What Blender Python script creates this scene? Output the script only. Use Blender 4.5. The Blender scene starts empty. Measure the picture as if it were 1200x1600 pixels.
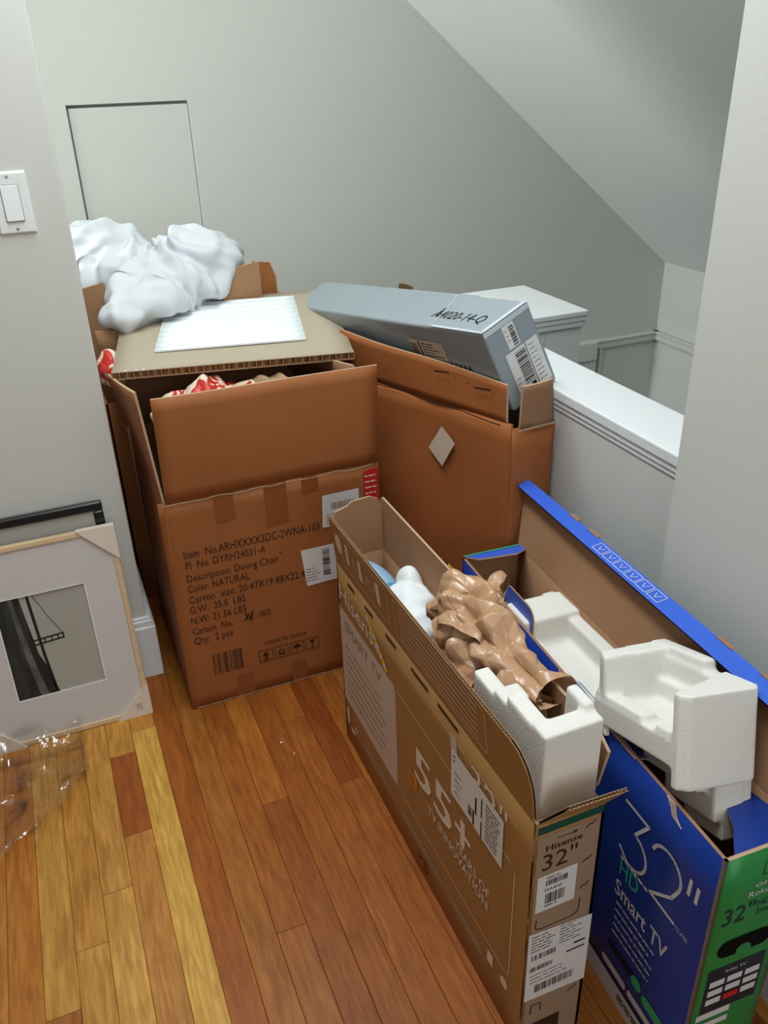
import bpy, bmesh, math, random
import numpy as np
from mathutils import Vector, Matrix

# ------------------------------------------------------------------ camera, light, exposure
S = bpy.context.scene
COL = S.collection
random.seed(7)
def srgb(r, g, b):
    f = lambda c: (c/255/12.92) if c/255 <= .04045 else ((c/255+.055)/1.055)**2.4
    return (f(r), f(g), f(b), 1)

PITCH, ROLL, YAW = math.radians(28.0), math.radians(-1.92), math.radians(21.76)
cd = bpy.data.cameras.new('camera'); cam = bpy.data.objects.new('camera', cd); COL.objects.link(cam)
cd.sensor_fit = 'VERTICAL'; cd.sensor_height = 36; cd.sensor_width = 27
cd.lens = 1312/1600*36; cd.clip_start = .02
fw = Vector((math.sin(YAW)*math.cos(PITCH), math.cos(YAW)*math.cos(PITCH), -math.sin(PITCH)))
rt = Vector((math.cos(YAW), -math.sin(YAW), 0)); up = rt.cross(fw)
r2 = rt*math.cos(ROLL)+up*math.sin(ROLL); u2 = up*math.cos(ROLL)-rt*math.sin(ROLL)
cam.matrix_world = Matrix.Translation((0, 0, 1.4)) @ Matrix((r2, u2, -fw)).transposed().to_4x4()
S.camera = cam

w = bpy.data.worlds.new('world'); S.world = w; w.use_nodes = True
w.node_tree.nodes['Background'].inputs[0].default_value = (.72, .84, 1, 1)
w.node_tree.nodes['Background'].inputs[1].default_value = .3

def area(name, loc, target, sx, sy, power, col):
    l = bpy.data.lights.new(name, 'AREA'); l.shape = 'RECTANGLE'; l.size = sx; l.size_y = sy
    l.energy = power; l.color = col
    o = bpy.data.objects.new(name, l); COL.objects.link(o); o.location = loc
    d = Vector(target)-Vector(loc); o.rotation_euler = d.to_track_quat('-Z', 'Y').to_euler()
    return o
# daylight through the roof window over the landing and side window; unseen fill lamp added behind
area('roof_window_daylight', (.26, 1.3, 2.36), (.26, 1.3, 0), .36, 1.6, 20.5, (.88, .96, 1))
area('side_window_daylight', (-2.5, 2.83, 1.55), (0, 2.83, 1.45), .68, 1.3, 44, (.88, .96, 1))
area('rear_fill_light', (.1, -1.62, 1.55), (.1, 1.5, 1.0), 1.3, 1.2, 12, (.95, .98, 1))

vs = S.view_settings
vs.view_transform = 'Standard'; vs.look = 'None'; vs.gamma = 1; vs.use_curve_mapping = False
vs.exposure = .52

# ------------------------------------------------------------------ materials
def mat(name, col, rough=.6, spec=.3, bump=0, bscale=60, var=0, vscale=8, stretch=(1, 1, 1), metal=0, coat=0, emit=None):
    m = bpy.data.materials.new(name); m.use_nodes = True
    nt = m.node_tree; b = nt.nodes['Principled BSDF']
    b.inputs['Base Color'].default_value = col; b.inputs['Roughness'].default_value = rough
    b.inputs['Specular IOR Level'].default_value = spec; b.inputs['Metallic'].default_value = metal
    b.inputs['Coat Weight'].default_value = coat
    if bump or var:
        tc = nt.nodes.new('ShaderNodeTexCoord'); mp = nt.nodes.new('ShaderNodeMapping')
        mp.inputs['Scale'].default_value = stretch
        nt.links.new(tc.outputs['Object'], mp.inputs[0])
    if var:
        n = nt.nodes.new('ShaderNodeTexNoise'); n.inputs['Scale'].default_value = vscale; n.inputs['Detail'].default_value = 5
        nt.links.new(mp.outputs[0], n.inputs[0])
        r = nt.nodes.new('ShaderNodeValToRGB')
        r.color_ramp.elements[0].position = .3; r.color_ramp.elements[1].position = .7
        r.color_ramp.elements[0].color = tuple(c*(1-var) for c in col[:3])+(1,)
        r.color_ramp.elements[1].color = tuple(min(1, c*(1+var)) for c in col[:3])+(1,)
        nt.links.new(n.outputs[0], r.inputs[0]); nt.links.new(r.outputs[0], b.inputs['Base Color'])
    if bump:
        n2 = nt.nodes.new('ShaderNodeTexNoise'); n2.inputs['Scale'].default_value = bscale; n2.inputs['Detail'].default_value = 4
        nt.links.new(mp.outputs[0], n2.inputs[0])
        bp = nt.nodes.new('ShaderNodeBump'); bp.inputs['Strength'].default_value = bump; bp.inputs['Distance'].default_value = .002
        nt.links.new(n2.outputs[0], bp.inputs['Height']); nt.links.new(bp.outputs[0], b.inputs['Normal'])
    return m

M = {}
M['wall'] = mat('wall_paint', srgb(214, 214, 206), .75, .2, .15, 120)
M['trim'] = mat('trim_paint', srgb(236, 238, 238), .4, .4)
M['roomwall'] = mat('room_wall_paint', srgb(160, 155, 147), .8, .2)
M['ceil'] = mat('ceiling_paint', srgb(238, 240, 234), .8, .2, .15, 90)
M['kraft'] = mat('kraft_outer', srgb(160, 98, 54), .6, .3, .4, 16, .07, 5)
M['kraft2'] = mat('kraft_outer_golden', srgb(168, 122, 70), .55, .35, .15, 90, .05, 4)
M['kraftin'] = mat('kraft_inner', srgb(160, 120, 88), .7, .2, .15, 90, .06, 6)
M['board'] = mat('honeycomb_liner', srgb(180, 166, 144), .7, .2, .1, 90, .03, 6)
M['kraftdk'] = mat('kraft_brown', srgb(160, 94, 50), .6, .3, .55, 13, .08, 4)
M['cardoff'] = mat('dark_card', srgb(104, 76, 48), .7)
M['flute'] = mat('flute', srgb(165, 125, 85), .8, .1)
M['torn'] = mat('torn_edge', srgb(192, 164, 132), .85, .1, .6, 300)
M['ink'] = mat('brown_ink', srgb(58, 36, 26), .6)
M['black'] = mat('black_ink', srgb(22, 22, 24), .5)
M['paper'] = mat('label_paper', srgb(226, 226, 224), .5, .3)
M['paperp'] = mat('label_paper_aged', srgb(208, 190, 172), .5, .3)
M['tape'] = mat('packing_tape', srgb(142, 84, 44), .22, .5, .1, 40)
M['red'] = mat('red_label', srgb(196, 38, 34), .5)
M['eps'] = mat('polystyrene', srgb(234, 231, 223), .75, .25, .35, 260)
M['epsdk'] = mat('polystyrene_seam', srgb(120, 116, 110), .8)
M['foam'] = mat('foam_sheet', srgb(240, 244, 245), .6, .3)
M['cloth'] = mat('bedding', srgb(212, 215, 218), .85, .1, .25, 160)
M['grey'] = mat('grey_poly', srgb(152, 162, 168), .28, .5, .25, 25, .04, 6)
M['greydk'] = mat('grey_tape_highlight', srgb(204, 212, 218), .18, .6)  # tape made pale so the parcel edges carry a painted highlight
M['blue'] = mat('blue_print', srgb(22, 58, 146), .35, .4, .05, 60)
M['bluelt'] = mat('blue_print_flap', srgb(58, 102, 214), .35, .4)
M['teal'] = mat('teal_print', srgb(52, 178, 158), .4)
M['green'] = mat('green_print', srgb(38, 134, 64), .4, .4)
M['greenpill'] = mat('green_pill', srgb(60, 190, 120), .4)
M['dkgreen'] = mat('dark_green_print', srgb(20, 78, 62), .5)
M['whiteprint'] = mat('white_print', srgb(216, 216, 220), .45)
M['navy'] = mat('navy_print', srgb(24, 34, 52), .4)
M['lightprint'] = mat('light_print', srgb(236, 220, 204), .5)
M['greyprint'] = mat('pale_print', srgb(206, 186, 170), .55)
M['taupe'] = mat('taupe_print', srgb(160, 136, 112), .5)
M['yellow'] = mat('yellow_tape', srgb(232, 190, 40), .35)
M['orange'] = mat('orange_sticker', srgb(226, 142, 40), .45)
M['dark'] = mat('dark_void', srgb(14, 12, 11), .9, .1)
M['frameblack'] = mat('black_frame', srgb(24, 23, 24), .25, .5)
M['framewood'] = mat('pale_wood_frame', srgb(214, 184, 146), .45, .3, .1, 60, .08, 10, (1, 1, 8))
M['mount'] = mat('mat_board', srgb(204, 198, 194), .8, .2)
M['bevel'] = mat('mat_bevel', srgb(240, 240, 240), .6)
M['protector'] = mat('corner_card', srgb(220, 206, 190), .7, .2)
M['photosky'] = mat('photo_sky', srgb(168, 164, 154), .5, .3, 0, 60, .05, 6)
M['photodark'] = mat('photo_water', srgb(44, 46, 45), .4, .3, 0, 60, .6, 22, (3, 1, .5))
M['photoink'] = mat('photo_tower', srgb(34, 33, 32), .4)
M['photomid'] = mat('photo_shore', srgb(92, 92, 88), .4, .3, 0, 60, .35, 30)
M['pouch'] = mat('pale_blue_pouch', srgb(150, 190, 222), .35, .4)
M['poucht'] = mat('pouch_teal', srgb(60, 160, 190), .4)
M['kpaper'] = mat('kraft_paper', srgb(190, 148, 112), .27, .6, .08, 60, .06, 12)
M['beigebag'] = mat('beige_paper', srgb(176, 150, 112), .6, .2)
M['blackbag'] = mat('black_plastic', srgb(26, 22, 24), .2, .6)
M['switch'] = mat('switch_plastic', srgb(236, 238, 236), .3, .5)
M['screw'] = mat('screw', srgb(150, 150, 148), .4, .5, metal=.5)
M['gap'] = mat('panel_gap', srgb(150, 154, 152), .9, .1)
M['subfloor'] = mat('subfloor', srgb(40, 24, 14), .8, .1)

def foam_wave():
    m = M['foam']; nt = m.node_tree; b = nt.nodes['Principled BSDF']
    tc = nt.nodes.new('ShaderNodeTexCoord'); wv = nt.nodes.new('ShaderNodeTexWave'); wv.bands_direction = 'Y'
    wv.inputs['Scale'].default_value = 9; wv.inputs['Distortion'].default_value = .6
    nt.links.new(tc.outputs['Object'], wv.inputs[0])
    bp = nt.nodes.new('ShaderNodeBump'); bp.inputs['Strength'].default_value = .12; bp.inputs['Distance'].default_value = .004
    nt.links.new(wv.outputs[0], bp.inputs['Height']); nt.links.new(bp.outputs[0], b.inputs['Normal'])
foam_wave()

def plank_mat():
    m = bpy.data.materials.new('oak_plank'); m.use_nodes = True; nt = m.node_tree; b = nt.nodes['Principled BSDF']
    oi = nt.nodes.new('ShaderNodeObjectInfo'); tc = nt.nodes.new('ShaderNodeTexCoord')
    off = nt.nodes.new('ShaderNodeVectorMath'); off.operation = 'MULTIPLY_ADD'
    cmb = nt.nodes.new('ShaderNodeCombineXYZ')
    for k in range(3): nt.links.new(oi.outputs['Random'], cmb.inputs[k])
    nt.links.new(cmb.outputs[0], off.inputs[0]); off.inputs[1].default_value = (13, 17, 5)
    nt.links.new(tc.outputs['Object'], off.inputs[2])
    mp = nt.nodes.new('ShaderNodeMapping'); mp.inputs['Scale'].default_value = (1, .09, 1)
    nt.links.new(off.outputs[0], mp.inputs[0])
    n = nt.nodes.new('ShaderNodeTexNoise'); n.inputs['Scale'].default_value = 130; n.inputs['Detail'].default_value = 6; n.inputs['Distortion'].default_value = .6
    nt.links.new(mp.outputs[0], n.inputs[0])
    r = nt.nodes.new('ShaderNodeValToRGB'); r.color_ramp.elements[0].position = .28; r.color_ramp.elements[1].position = .72
    r.color_ramp.elements[0].color = (.66, .58, .48, 1); r.color_ramp.elements[1].color = (1.08, 1.08, 1.06, 1)
    nt.links.new(n.outputs[0], r.inputs[0])
    n3 = nt.nodes.new('ShaderNodeTexNoise'); n3.inputs['Scale'].default_value = 26; n3.inputs['Detail'].default_value = 3; n3.inputs['Distortion'].default_value = 1.5
    mp3 = nt.nodes.new('ShaderNodeMapping'); mp3.inputs['Scale'].default_value = (1, .2, 1)
    nt.links.new(off.outputs[0], mp3.inputs[0]); nt.links.new(mp3.outputs[0], n3.inputs[0])
    r3 = nt.nodes.new('ShaderNodeValToRGB'); r3.color_ramp.elements[0].position = .3; r3.color_ramp.elements[1].position = .7
    r3.color_ramp.elements[0].color = (.82, .76, .68, 1); r3.color_ramp.elements[1].color = (1.06, 1.08, 1.1, 1)
    nt.links.new(n3.outputs[0], r3.inputs[0])
    mx = nt.nodes.new('ShaderNodeMix'); mx.data_type = 'RGBA'; mx.blend_type = 'MULTIPLY'; mx.inputs[0].default_value = 1
    nt.links.new(oi.outputs['Color'], mx.inputs[6]); nt.links.new(r.outputs[0], mx.inputs[7])
    mx2 = nt.nodes.new('ShaderNodeMix'); mx2.data_type = 'RGBA'; mx2.blend_type = 'MULTIPLY'; mx2.inputs[0].default_value = 1
    nt.links.new(mx.outputs[2], mx2.inputs[6]); nt.links.new(r3.outputs[0], mx2.inputs[7])
    nt.links.new(mx2.outputs[2], b.inputs['Base Color'])
    b.inputs['Roughness'].default_value = .42; b.inputs['Specular IOR Level'].default_value = .25
    bp = nt.nodes.new('ShaderNodeBump'); bp.inputs['Strength'].default_value = .06; bp.inputs['Distance'].default_value = .001
    nt.links.new(n.outputs[0], bp.inputs['Height']); nt.links.new(bp.outputs[0], b.inputs['Normal'])
    return m
M['plank'] = plank_mat()

def bag_mat():
    m = bpy.data.materials.new('red_cream_pattern'); m.use_nodes = True; nt = m.node_tree; b = nt.nodes['Principled BSDF']
    tc = nt.nodes.new('ShaderNodeTexCoord'); n = nt.nodes.new('ShaderNodeTexNoise'); n.inputs['Scale'].default_value = 17; n.inputs['Detail'].default_value = 2; n.inputs['Distortion'].default_value = 1.2
    nt.links.new(tc.outputs['Object'], n.inputs[0])
    r = nt.nodes.new('ShaderNodeValToRGB'); r.color_ramp.interpolation = 'CONSTANT'
    r.color_ramp.elements[0].color = srgb(206, 50, 36); r.color_ramp.elements[1].position = .49; r.color_ramp.elements[1].color = srgb(236, 222, 196)
    nt.links.new(n.outputs[0], r.inputs[0]); nt.links.new(r.outputs[0], b.inputs['Base Color']); b.inputs['Roughness'].default_value = .4
    return m
M['redbag'] = bag_mat()

def film_mat():
    m = bpy.data.materials.new('clear_film'); m.use_nodes = True; nt = m.node_tree
    out = nt.nodes['Material Output']; nt.nodes.remove(nt.nodes['Principled BSDF'])
    t = nt.nodes.new('ShaderNodeBsdfTransparent'); t.inputs[0].default_value = (.96, .97, .97, 1)
    g = nt.nodes.new('ShaderNodeBsdfGlossy'); g.inputs['Roughness'].default_value = .09
    fr = nt.nodes.new('ShaderNodeFresnel'); fr.inputs[0].default_value = 1.75
    mx = nt.nodes.new('ShaderNodeMixShader')
    nt.links.new(fr.outputs[0], mx.inputs[0]); nt.links.new(t.outputs[0], mx.inputs[1]); nt.links.new(g.outputs[0], mx.inputs[2])
    nt.links.new(mx.outputs[0], out.inputs[0])
    return m
M['film'] = film_mat()

# ------------------------------------------------------------------ helpers
WL = {}
def V(*a): return Vector(a)
def mk(name, verts, faces, mats, parent=None, idx=None, smooth=False):
    verts = [Vector(v) for v in verts]
    if parent is None:
        xs = [v.x for v in verts]; ys = [v.y for v in verts]; zs = [v.z for v in verts]
        loc = Vector(((min(xs)+max(xs))/2, (min(ys)+max(ys))/2, min(zs)))
    else: loc = WL[parent.name]
    me = bpy.data.meshes.new(name)
    me.from_pydata([v-loc for v in verts], [], faces)
    for m_ in (mats if isinstance(mats, (list, tuple)) else [mats]): me.materials.append(M[m_] if isinstance(m_, str) else m_)
    if idx:
        for p, i in zip(me.polygons, idx): p.material_index = i
    if smooth:
        for p in me.polygons: p.use_smooth = True
    me.update()
    o = bpy.data.objects.new(name, me); COL.objects.link(o)
    if parent is None: o.location = loc
    else: o.parent = parent
    WL[o.name] = loc
    return o
def thing(name, label, cat, loc, group=None):
    o = bpy.data.objects.new(name, None); COL.objects.link(o); o.location = loc; o.empty_display_size = .05
    o['label'] = label; o['category'] = cat
    if group: o['group'] = group
    WL[o.name] = Vector(loc); return o
def tag(o, label, cat, group=None):
    o['label'] = label; o['category'] = cat
    if group: o['group'] = group
    return o
def struct(o): o['kind'] = 'structure'; return o

class MB:
    def __init__(s): s.v = []; s.f = []; s.i = []
    def add(s, vs_, fs, mi=0):
        n = len(s.v); s.v += [Vector(q) for q in vs_]; s.f += [tuple(a+n for a in q) for q in fs]; s.i += [mi]*len(fs)
    def hexa(s, p, mi=0):   # bottom 4 ccw, top 4 ccw
        s.add(p, [(3, 2, 1, 0), (4, 5, 6, 7), (0, 1, 5, 4), (1, 2, 6, 5), (2, 3, 7, 6), (3, 0, 4, 7)], mi)
    def box(s, x0, y0, z0, x1, y1, z1, mi=0):
        s.hexa([(x0, y0, z0), (x1, y0, z0), (x1, y1, z0), (x0, y1, z0), (x0, y0, z1), (x1, y0, z1), (x1, y1, z1), (x0, y1, z1)], mi)
    def build(s, name, mats, parent=None, smooth=False): return mk(name, s.v, s.f, mats, parent, s.i, smooth)

def bevel(o, wd, seg=2):
    b = o.modifiers.new('bevel', 'BEVEL'); b.width = wd; b.segments = seg; b.limit_method = 'ANGLE'; b.angle_limit = .6
    return o

class Fr:   # a face: origin, right, up; normal points outwards
    def __init__(s, o, u, v): s.o = Vector(o); s.u = Vector(u).normalized(); s.v = Vector(v).normalized(); s.n = s.u.cross(s.v)
    def p(s, a, b, h=0): return s.o+s.u*a+s.v*b+s.n*h

def panel(name, fr, poly, t, mats, parent=None, bulge=None, grid=None):
    """flat sheet of thickness t: outline poly (a,b) ccw seen from outside; mats = [outside, inside, edge]"""
    n = len(poly)
    vs_ = [fr.p(a, b) for a, b in poly]+[fr.p(a, b, -t) for a, b in poly]
    fs = [tuple(range(n)), tuple(range(2*n-1, n-1, -1))]+[(i, i+n, (i+1) % n+n, (i+1) % n) for i in range(n)]
    return mk(name, vs_, fs, mats, parent, [0, 1]+[2]*n)
def qpanel(name, c, t, mats, parent=None, nu=12, nv=12, bulge=None, edge=None):
    """curved sheet: corners bl, br, tr, tl seen from outside; bulge(u,v) outward; edge(u)-> lowers the top edge"""
    c = [Vector(q) for q in c]
    N = (c[1]-c[0]).cross(c[3]-c[0]).normalized()
    vs_ = []
    for side in (0, 1):
        for j in range(nv+1):
            for i in range(nu+1):
                u, v = i/nu, j/nv
                vv = v*(1-(edge(u) if edge else 0))
                p = (c[0]*(1-u)+c[1]*u)*(1-vv)+(c[3]*(1-u)+c[2]*u)*vv
                p = p+N*((bulge(u, v) if bulge else 0)-side*t)
                vs_.append(p)
    W = nu+1; K = W*(nv+1); fs = []; idx = []
    for j in range(nv):
        for i in range(nu):
            a = j*W+i
            fs.append((a, a+1, a+W+1, a+W)); idx.append(0)
            fs.append((K+a+W, K+a+W+1, K+a+1, K+a)); idx.append(1)
    ring = [i for i in range(W)]+[j*W+nu for j in range(1, nv+1)]+[nv*W+i for i in range(nu-1, -1, -1)]+[j*W for j in range(nv-1, 0, -1)]
    for k in range(len(ring)):
        a, b = ring[k], ring[(k+1) % len(ring)]
        fs.append((b, a, a+K, b+K)); idx.append(2)
    o = mk(name, vs_, fs, mats, parent, idx)
    for p in o.data.polygons:
        if p.material_index < 2: p.use_smooth = True
    return o
def rrect(a0, b0, a1, b1, r, n=5, corners=(1, 1, 1, 1)):
    pts = []
    for k, (cx, cy, s) in enumerate(((a1-r, b0+r, -90), (a1-r, b1-r, 0), (a0+r, b1-r, 90), (a0+r, b0+r, 180))):
        if corners[k]:
            for i in range(n+1):
                t = math.radians(s+90*i/n); pts.append((cx+r*math.cos(t), cy+r*math.sin(t)))
        else: pts.append(((a1, b0), (a1, b1), (a0, b1), (a0, b0))[k])
    return pts

_cap = {}
def text_geo(s_, align='LEFT'):
    cu = bpy.data.curves.new('t', 'FONT'); cu.body = s_; cu.resolution_u = 2
    o = bpy.data.objects.new('t', cu); me = bpy.data.meshes.new_from_object(o)
    vs_ = [(v.co.x, v.co.y) for v in me.vertices]; fs = [tuple(p.vertices) for p in me.polygons]
    bpy.data.objects.remove(o); bpy.data.curves.remove(cu); bpy.data.meshes.remove(me)
    return vs_, fs
def capheight():
    if 'h' not in _cap:
        v, f = text_geo('H'); _cap['h'] = max(q[1] for q in v)
    return _cap['h']

class Print:   # flat ink on a face; every block of print becomes a mesh of its own
    def __init__(s, fr, h=.0004): s.fr = fr; s.h = h; s.m = MB(); s.groups = [s.m]
    def new(s): s.m = MB(); s.groups.append(s.m); return s
    def poly(s, pts): s.m.add([s.fr.p(a, b, s.h) for a, b in pts], [tuple(range(len(pts)))]); return s
    def rect(s, a0, b0, a1, b1): return s.poly([(a0, b0), (a1, b0), (a1, b1), (a0, b1)])
    def text(s, t, a, b, w, h, slant=0, bold=0):
        s.new(); vs_, fs = text_geo(t)
        x0 = min(q[0] for q in vs_); x1 = max(q[0] for q in vs_); k = w/(x1-x0); kh = h/capheight()
        for d in ([0] if not bold else [-bold, 0, bold]):
            s.m.add([s.fr.p(a+(x-x0)*k+slant*y*kh+d, b+y*kh, s.h+(.00012*(d > 0)-.00012*(d < 0))) for x, y in vs_], fs)
        return s.new()
    def stroke(s, pts, wd, closed=False):
        n = len(pts)
        for i in range(n if closed else n-1):
            p, q = Vector(pts[i]), Vector(pts[(i+1) % n]); d = q-p
            if d.length < 1e-6: continue
            d.normalize(); e = Vector((-d.y, d.x))*wd/2; x = d*wd*.3
            s.poly([tuple(p-e-x), tuple(q-e+x), tuple(q+e+x), tuple(p+e-x)])
        return s
    def circle(s, a, b, r, n=20, ry=None):
        return s.poly([(a+r*math.cos(2*math.pi*i/n), b+(ry or r)*math.sin(2*math.pi*i/n)) for i in range(n)])
    def barcode(s, a0, b0, a1, b1, seed=1, n=28, vertical=True):
        s.new(); rn = random.Random(seed); ws = [rn.choice((1, 1, 2, 3)) for _ in range(n*2)]; tot = sum(ws); p = 0
        L = (a1-a0) if vertical else (b1-b0)
        for i, q in enumerate(ws):
            x0 = p/tot*L; x1 = (p+q)/tot*L; p += q
            if i % 2 == 0:
                if vertical: s.rect(a0+x0, b0, a0+x1, b1)
                else: s.rect(a0, b0+x0, a1, b0+x1)
        return s.new()
    def lines(s, a0, a1, b0, b1, n, th, seed=1, lo=.5):
        s.new(); rn = random.Random(seed)
        for i in range(n):
            b = b1-(b1-b0)*(i+.5)/n; a = a0
            e = a0+(a1-a0)*rn.uniform(lo, 1)
            while a < e:
                q = min(e, a+rn.uniform(.006, .02)); s.rect(a, b-th/2, q, b+th/2); a = q+.0025
        return s.new()
    def done(s, name, m, parent):
        o = [g.build(name, m, parent) for g in s.groups if g.v]
        return o[0]

def flutes(name, fr, a0, a1, b, t, pitch, depth, parent, matn='flute'):
    """corrugated wave seen on a cut edge of a sheet: runs along a at height b, lies between the two liners (h 0..-t)"""
    m = MB(); n = int((a1-a0)/pitch*4); th = .0004
    for i in range(n):
        x0 = a0+(a1-a0)*i/n; x1 = a0+(a1-a0)*(i+1)/n
        f = lambda q: -t/2+t*.5*math.sin(q*2*math.pi/4)
        h0, h1 = f(i), f(i+1)
        m.add([fr.p(x0, b, h0-th), fr.p(x1, b, h1-th), fr.p(x1, b, h1+th), fr.p(x0, b, h0+th),
               fr.p(x0, b-depth, h0-th), fr.p(x1, b-depth, h1-th), fr.p(x1, b-depth, h1+th), fr.p(x0, b-depth, h0+th)],
              [(0, 1, 2, 3), (0, 4, 5, 1), (3, 2, 6, 7)])
    return m.build(name, matn, parent)
def fluted_sheet(name, fr, poly, t, mats, parent, edge_a0, edge_a1, edge_b, pitch=.0065):
    """sheet made of two liners with an open corrugated cut edge at b = edge_b"""
    l = .0007
    o = panel(name, fr, poly, l, [mats[0], 'flute', 'torn'], parent)
    f2 = Fr(fr.p(0, 0, -(t-l)), fr.u, fr.v)
    panel('inner_liner', f2, poly, l, ['flute', mats[1], 'torn'], o)
    # filler a little below the cut edge so the sheet is closed
    flutes('corrugation', Fr(fr.p(0, 0, -l), fr.u, fr.v), edge_a0, edge_a1, edge_b, t-2*l, pitch, .012, o)
    return o

def crumple(w_, h_, n, seed, folds, size, center, rotz=0):
    """sheet of paper folded over random planes many times, then fitted into a box"""
    rn = np.random.RandomState(seed)
    nu = n; nv = max(8, int(n*h_/w_))
    u, v = np.meshgrid(np.linspace(-w_/2, w_/2, nu+1), np.linspace(-h_/2, h_/2, nv+1))
    P = np.stack([u.ravel(), v.ravel(), 0.02*np.sin(u.ravel()*9+seed)], 1)
    for k in range(folds):
        nn = rn.normal(size=3); nn[2] *= 1.2; nn /= np.linalg.norm(nn)
        s = (P-P.mean(0))@nn; c = np.quantile(s, rn.uniform(.35, .75)); d = s-c
        kk = rn.uniform(1.1, 1.9)
        P = P-np.where(d > 0, d, 0)[:, None]*nn*kk
        ax = rn.normal(size=3); ax /= np.linalg.norm(ax)
        P = P+.006*np.sin((P@ax)*30+rn.uniform(0, 6))[:, None]*rn.normal(size=3)*.5
    lo, hi = P.min(0), P.max(0)
    P = (P-(lo+hi)/2)/(hi-lo+1e-9)*np.array(size)
    c, s = math.cos(rotz), math.sin(rotz)
    P = P@np.array([[c, s, 0], [-s, c, 0], [0, 0, 1]])+np.array(center)
    W = nu+1
    F = [(j*W+i, j*W+i+1, j*W+W+i+1, j*W+W+i) for j in range(nv) for i in range(nu)]
    return [tuple(p) for p in P], F

def vnoise(x, y, seed=0):
    """cheap smooth noise from sines"""
    rn = np.random.RandomState(seed); o = np.zeros_like(x)
    for k in range(7):
        a = rn.uniform(0, 2*np.pi); f = rn.uniform(.6, 1.9); p = rn.uniform(0, 6.28)
        o += np.sin((x*np.cos(a)+y*np.sin(a))*f*6.28+p)
    return o/4

def foam_block(name, boxes, xf, voxel, parent=None, smooth_it=4, label=None, cat=None, group=None):
    """moulded polystyrene: boxes melted into one body with rounded edges"""
    m = MB()
    for b in boxes:
        if len(b) == 6: m.box(*b)
        else: m.hexa(b)
    me = bpy.data.meshes.new('tmp'); me.from_pydata([tuple(q) for q in m.v], [], m.f)
    o = bpy.data.objects.new('tmp', me); COL.objects.link(o)
    r = o.modifiers.new('r', 'REMESH'); r.mode = 'VOXEL'; r.voxel_size = voxel
    sm = o.modifiers.new('s', 'SMOOTH'); sm.factor = .5; sm.iterations = smooth_it
    dg = bpy.context.evaluated_depsgraph_get(); dg.update()
    e = bpy.data.meshes.new_from_object(o.evaluated_get(dg))
    vs_ = [xf @ v.co for v in e.vertices]; fs = [tuple(p.vertices) for p in e.polygons]
    bpy.data.objects.remove(o); bpy.data.meshes.remove(me); bpy.data.meshes.remove(e)
    ob = mk(name, vs_, fs, 'eps', parent, None, True)
    if label: tag(ob, label, cat, group)
    return ob

def tri(x): return 4*np.abs(x-np.floor(x+.5))-1
def crinkle(Pn, Nn, seed, amp=1.0, fmin=10, fmax=30, n=9):
    rs = np.random.RandomState(seed); d = np.zeros(len(Pn))
    Q = Pn+.004*np.sin(Pn[:, [1, 2, 0]]*40+seed)
    for _ in range(n):
        q = rs.normal(size=3); q /= np.linalg.norm(q); f = rs.uniform(fmin, fmax); d += tri(Q@q*f+rs.uniform(0, 1))*.10/f
    return Pn+Nn*(d*amp)[:, None]
bm = bmesh.new(); bmesh.ops.create_icosphere(bm, subdivisions=6, radius=1)
sv = [tuple(q.co) for q in bm.verts]; sf = [tuple(q.index for q in p.verts) for p in bm.faces]; bm.free()
def lump(c, r, seed, rz=0, amp=1.0, hollow=None, name='paper_sheet', mt='kpaper', parent=None):
    N0 = np.array(sv); Pn = N0*np.array(r); cz, sz = math.cos(rz), math.sin(rz); R_ = np.array([[cz, sz, 0], [-sz, cz, 0], [0, 0, 1]])
    Pn = Pn@R_+np.array(c); Nn = N0@R_
    Pn = crinkle(Pn, Nn, seed, amp)
    fs2 = sf
    if hollow is not None:
        k = np.array(hollow)/np.linalg.norm(hollow); ok = (Nn@k) < .62+.1*np.sin(Nn[:, 2]*9); fs2 = [f for f in sf if all(ok[i] for i in f)]
    return mk(name, [tuple(p) for p in Pn], fs2, mt, parent)

# ================================================================== THE SETTING
WY, WX = 1.876, .088          # face of the left wall, its free end
BY = 3.2                      # back wall
KX, KZ = 2.73, .55            # knee wall in the stairwell, where the slope starts
SL = .81                      # roof slope
def roof(x): return KZ+SL*(KX-x)
XR = KX-(2.4-KZ)/SL           # where the slope meets the flat ceiling

# floor: dark slab, each board a part
m = MB(); m.box(-2.6, -1.8, -.25, .99, BY, -.018); m.box(.99, 1.75, -.25, 1.3, 2.05, -.018)
floor = struct(m.build('floor', ['subfloor'])); floor['label'] = 'honey-coloured oak strip floor of the landing'
C0, CW = -.0657, .0574
cols = {-4: ([], [(168, 112, 52)]), -3: ([1.011], [(150, 96, 48), (180, 138, 74)]), -2: ([1.122], [(182, 138, 74), (176, 130, 66)]),
        -1: ([1.226], [(190, 150, 84), (178, 134, 72)]), 0: ([1.353, 1.60], [(176, 126, 68), (146, 84, 40), (182, 138, 68)]),
        1: ([1.667], [(196, 158, 84), (180, 128, 62)]), 2: ([2.1], [(168, 108, 48), (160, 100, 48)]), 3: ([1.95], [(172, 122, 60), (165, 110, 50)]),
        4: ([1.011, 1.8], [(166, 112, 60), (168, 112, 54), (150, 95, 45)]), 5: ([1.318], [(156, 100, 50), (180, 124, 60)]),
        6: ([.6, 1.9], [(160, 106, 54), (160, 104, 50), (170, 110, 50)]), 7: ([1.55], [(164, 108, 54), (176, 118, 54)]),
        8: ([1.307], [(162, 106, 54), (146, 86, 42)])}
rn = random.Random(3); palette = [(168, 112, 54), (180, 134, 70), (158, 100, 48), (188, 146, 80), (172, 120, 60), (150, 92, 44)]
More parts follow.
